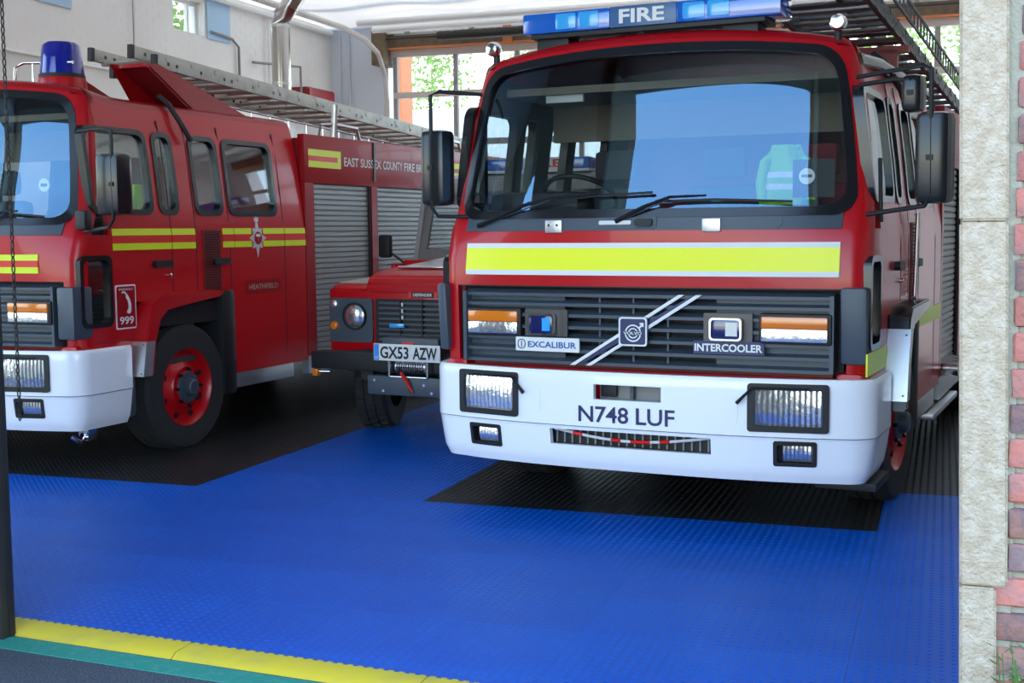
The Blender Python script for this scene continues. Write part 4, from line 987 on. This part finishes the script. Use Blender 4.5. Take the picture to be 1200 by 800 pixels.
boxo('axle',BLK,dv,-.75,.75,.70,.84,.32,.46)
# tread blocks on the near front tyre
B=MB()
R3=Matrix.Rotation(.32,3,'Z')
for k in range(30):
    a=2*PI*k/30
    for q in (-1,0,1):
        c=Vector((.11+q*.068,0,0)); t=a+(.1 if q else 0)
        m3=R3@Matrix.Rotation(t,3,'X'); h0=Vector((c.x,0,.402))
        vs=[B.b.verts.new(Vector((-.855,.77,.40))+m3@(h0+Vector((dx,dy,dz)))) for dz in (-.01,.012) for dx,dy in ((-.027,-.028),(.027,-.02),(.027,.028),(-.027,.02))]
        for fidx in ((0,1,2,3),(4,5,6,7),(0,1,5,4),(1,2,6,5),(2,3,7,6),(3,0,4,7)): B.b.faces.new([vs[i] for i in fidx])
tag(B.build('tyre_tread',TYR,dv),kind='stuff')
# ------------------------------------------------------------------ small things in the bay
du=thing('exhaust_duct',(-6.70,12,2.95),0,'shiny metal exhaust extraction duct coming down from the ceiling behind the silver ladder','duct')
SD=mat('steel_duct',(.50,.48,.45),.2,metal=1); tubo('down_pipe',SD,du,[(0,0,0),(0,0,.70)],.10,20); tubo('elbow',SD,du,[(0,0,.70),(.03,0,.80),(.12,0,.90)],.10,20); tubo('upper_pipe',SD,du,[(.12,0,.90),(.42,0,1.30)],.10,20)
for z in (.08,.68): tubo('joint_band',ALU,du,[(0,0,z),(0,0,z+.03)],.106,20)
cb=thing('hose_cabinet',(LX+.01,14.8,2.98),0,'red wall cabinet high on the left wall beyond the duct','cabinet'); boxo('cabinet_body',DRED,cb,0,.25,0,.75,0,.38); boxo('cabinet_door',RED2,cb,.25,.27,.02,.73,.02,.36)
for k,(pts,lb_) in enumerate((([(LX+.04,9.4,3.15),(LX+.04,11.4,3.14),(LX+.04,11.42,3.95)],'thin pale conduit bent upward on the left wall above the blue beacon'),
    ([(LX+.04,12.9,3.80),(LX+.04,13.35,3.78),(LX+.04,13.5,3.70),(LX+.04,13.5,3.0)],'thin bent pipe on the left wall beside the small window'),
    ([(LX+.05,14.2,3.2),(LX+.05,14.2,4.2)],'vertical pale pipe on the left wall left of the exhaust duct'),
    ([(LX+.05,13.8,3.56),(LX+.22,14.7,3.60),(LX+.22,14.72,3.0)],'grey pipe bracket bent down behind the exhaust duct'))):
    o=tubo('conduit',(WAL,GRY,WAL,GRY)[k],None,pts,.016,8); tag(o,lb_,'pipe')
# ------------------------------------------------------------------ outside the back door and left window
def tree(loc,r,h,label,n=1500):
    t=thing('tree',loc,0,label,'tree'); tubo('trunk',BAR,t,[(0,0,0),(0.1,0,h*.5),(0,.1,h*.8)],[.2,.15,.06],8)
    B=MB(); b=B.b
    for k in range(n):
        v=Vector((random.gauss(0,1),random.gauss(0,1),random.gauss(0,1))).normalized()*r*random.uniform(.6,1.05); v.z=v.z*.75+h*.72
        e1=Vector((random.gauss(0,1),random.gauss(0,1),random.gauss(0,1))).normalized(); e2=e1.cross(Vector((random.random(),random.random(),1))).normalized(); s=.10
        b.faces.new([b.verts.new(v+q) for q in (e1*s,e2*s*.6,-e1*s,-e2*s*.6)])
    tag(B.build('foliage',LEA,t,fix=False),kind='stuff')
tree((-17,36,0),3.2,9,'green tree beyond the rear door, seen in its top left panes',4500)
tree((-9.5,38,0),3.6,9,'green tree beyond the rear door, seen above the engine with the light bar',4500)
tree((-.3,34,0),3.4,8.5,'green tree beyond the rear door, seen in its top right panes by the stone jamb',5500)
tree((-13.2,16.5,0),2.4,7,'sunlit tree outside the small high window in the left wall',4500)
rw=boxo('white_outbuilding',WPT,None,-30,12,27,27.4,0,4.25); tag(rw,'white rendered wall in the sun behind the glazed rear door','wall')
bp=boxo('brick_pier',ORG,None,-7.95,-7.66,17.3,17.7,0,4.3); tag(bp,'orange brick pier outside the left end of the rear door','pier')
# weeds at the foot of the pillar
wd=thing('weed',(.155,2.70,0),0,'feathery green weed growing at the foot of the brick pillar','plant')
B=MB(); b=B.b
for k in range(16):
    a=random.uniform(0,2*PI); q=random.uniform(.01,.05); h=random.uniform(.50,.63); tip=Vector((q*math.cos(a)*1.5,q*math.sin(a),h)); 
    B.tube([(0,0,0),(tip.x*.4,tip.y*.4,h*.6),tuple(tip)],[.003,.002,.001],4)
    for j in range(22):
        t=.35+.65*j/21; p=Vector((tip.x*t*t,tip.y*t*t,h*t)); d=Vector((random.gauss(0,1),random.gauss(0,1),.5)).normalized()*.03; e=d.cross(Vector((0,0,1))).normalized()*.004
        b.faces.new([b.verts.new(x) for x in (p,p+d*.5+e,p+d,p+d*.5-e)])
tag(B.build('leaf_spray',mat('weed_green',(.07,.16,.03),.7),wd,fix=False),kind='stuff')
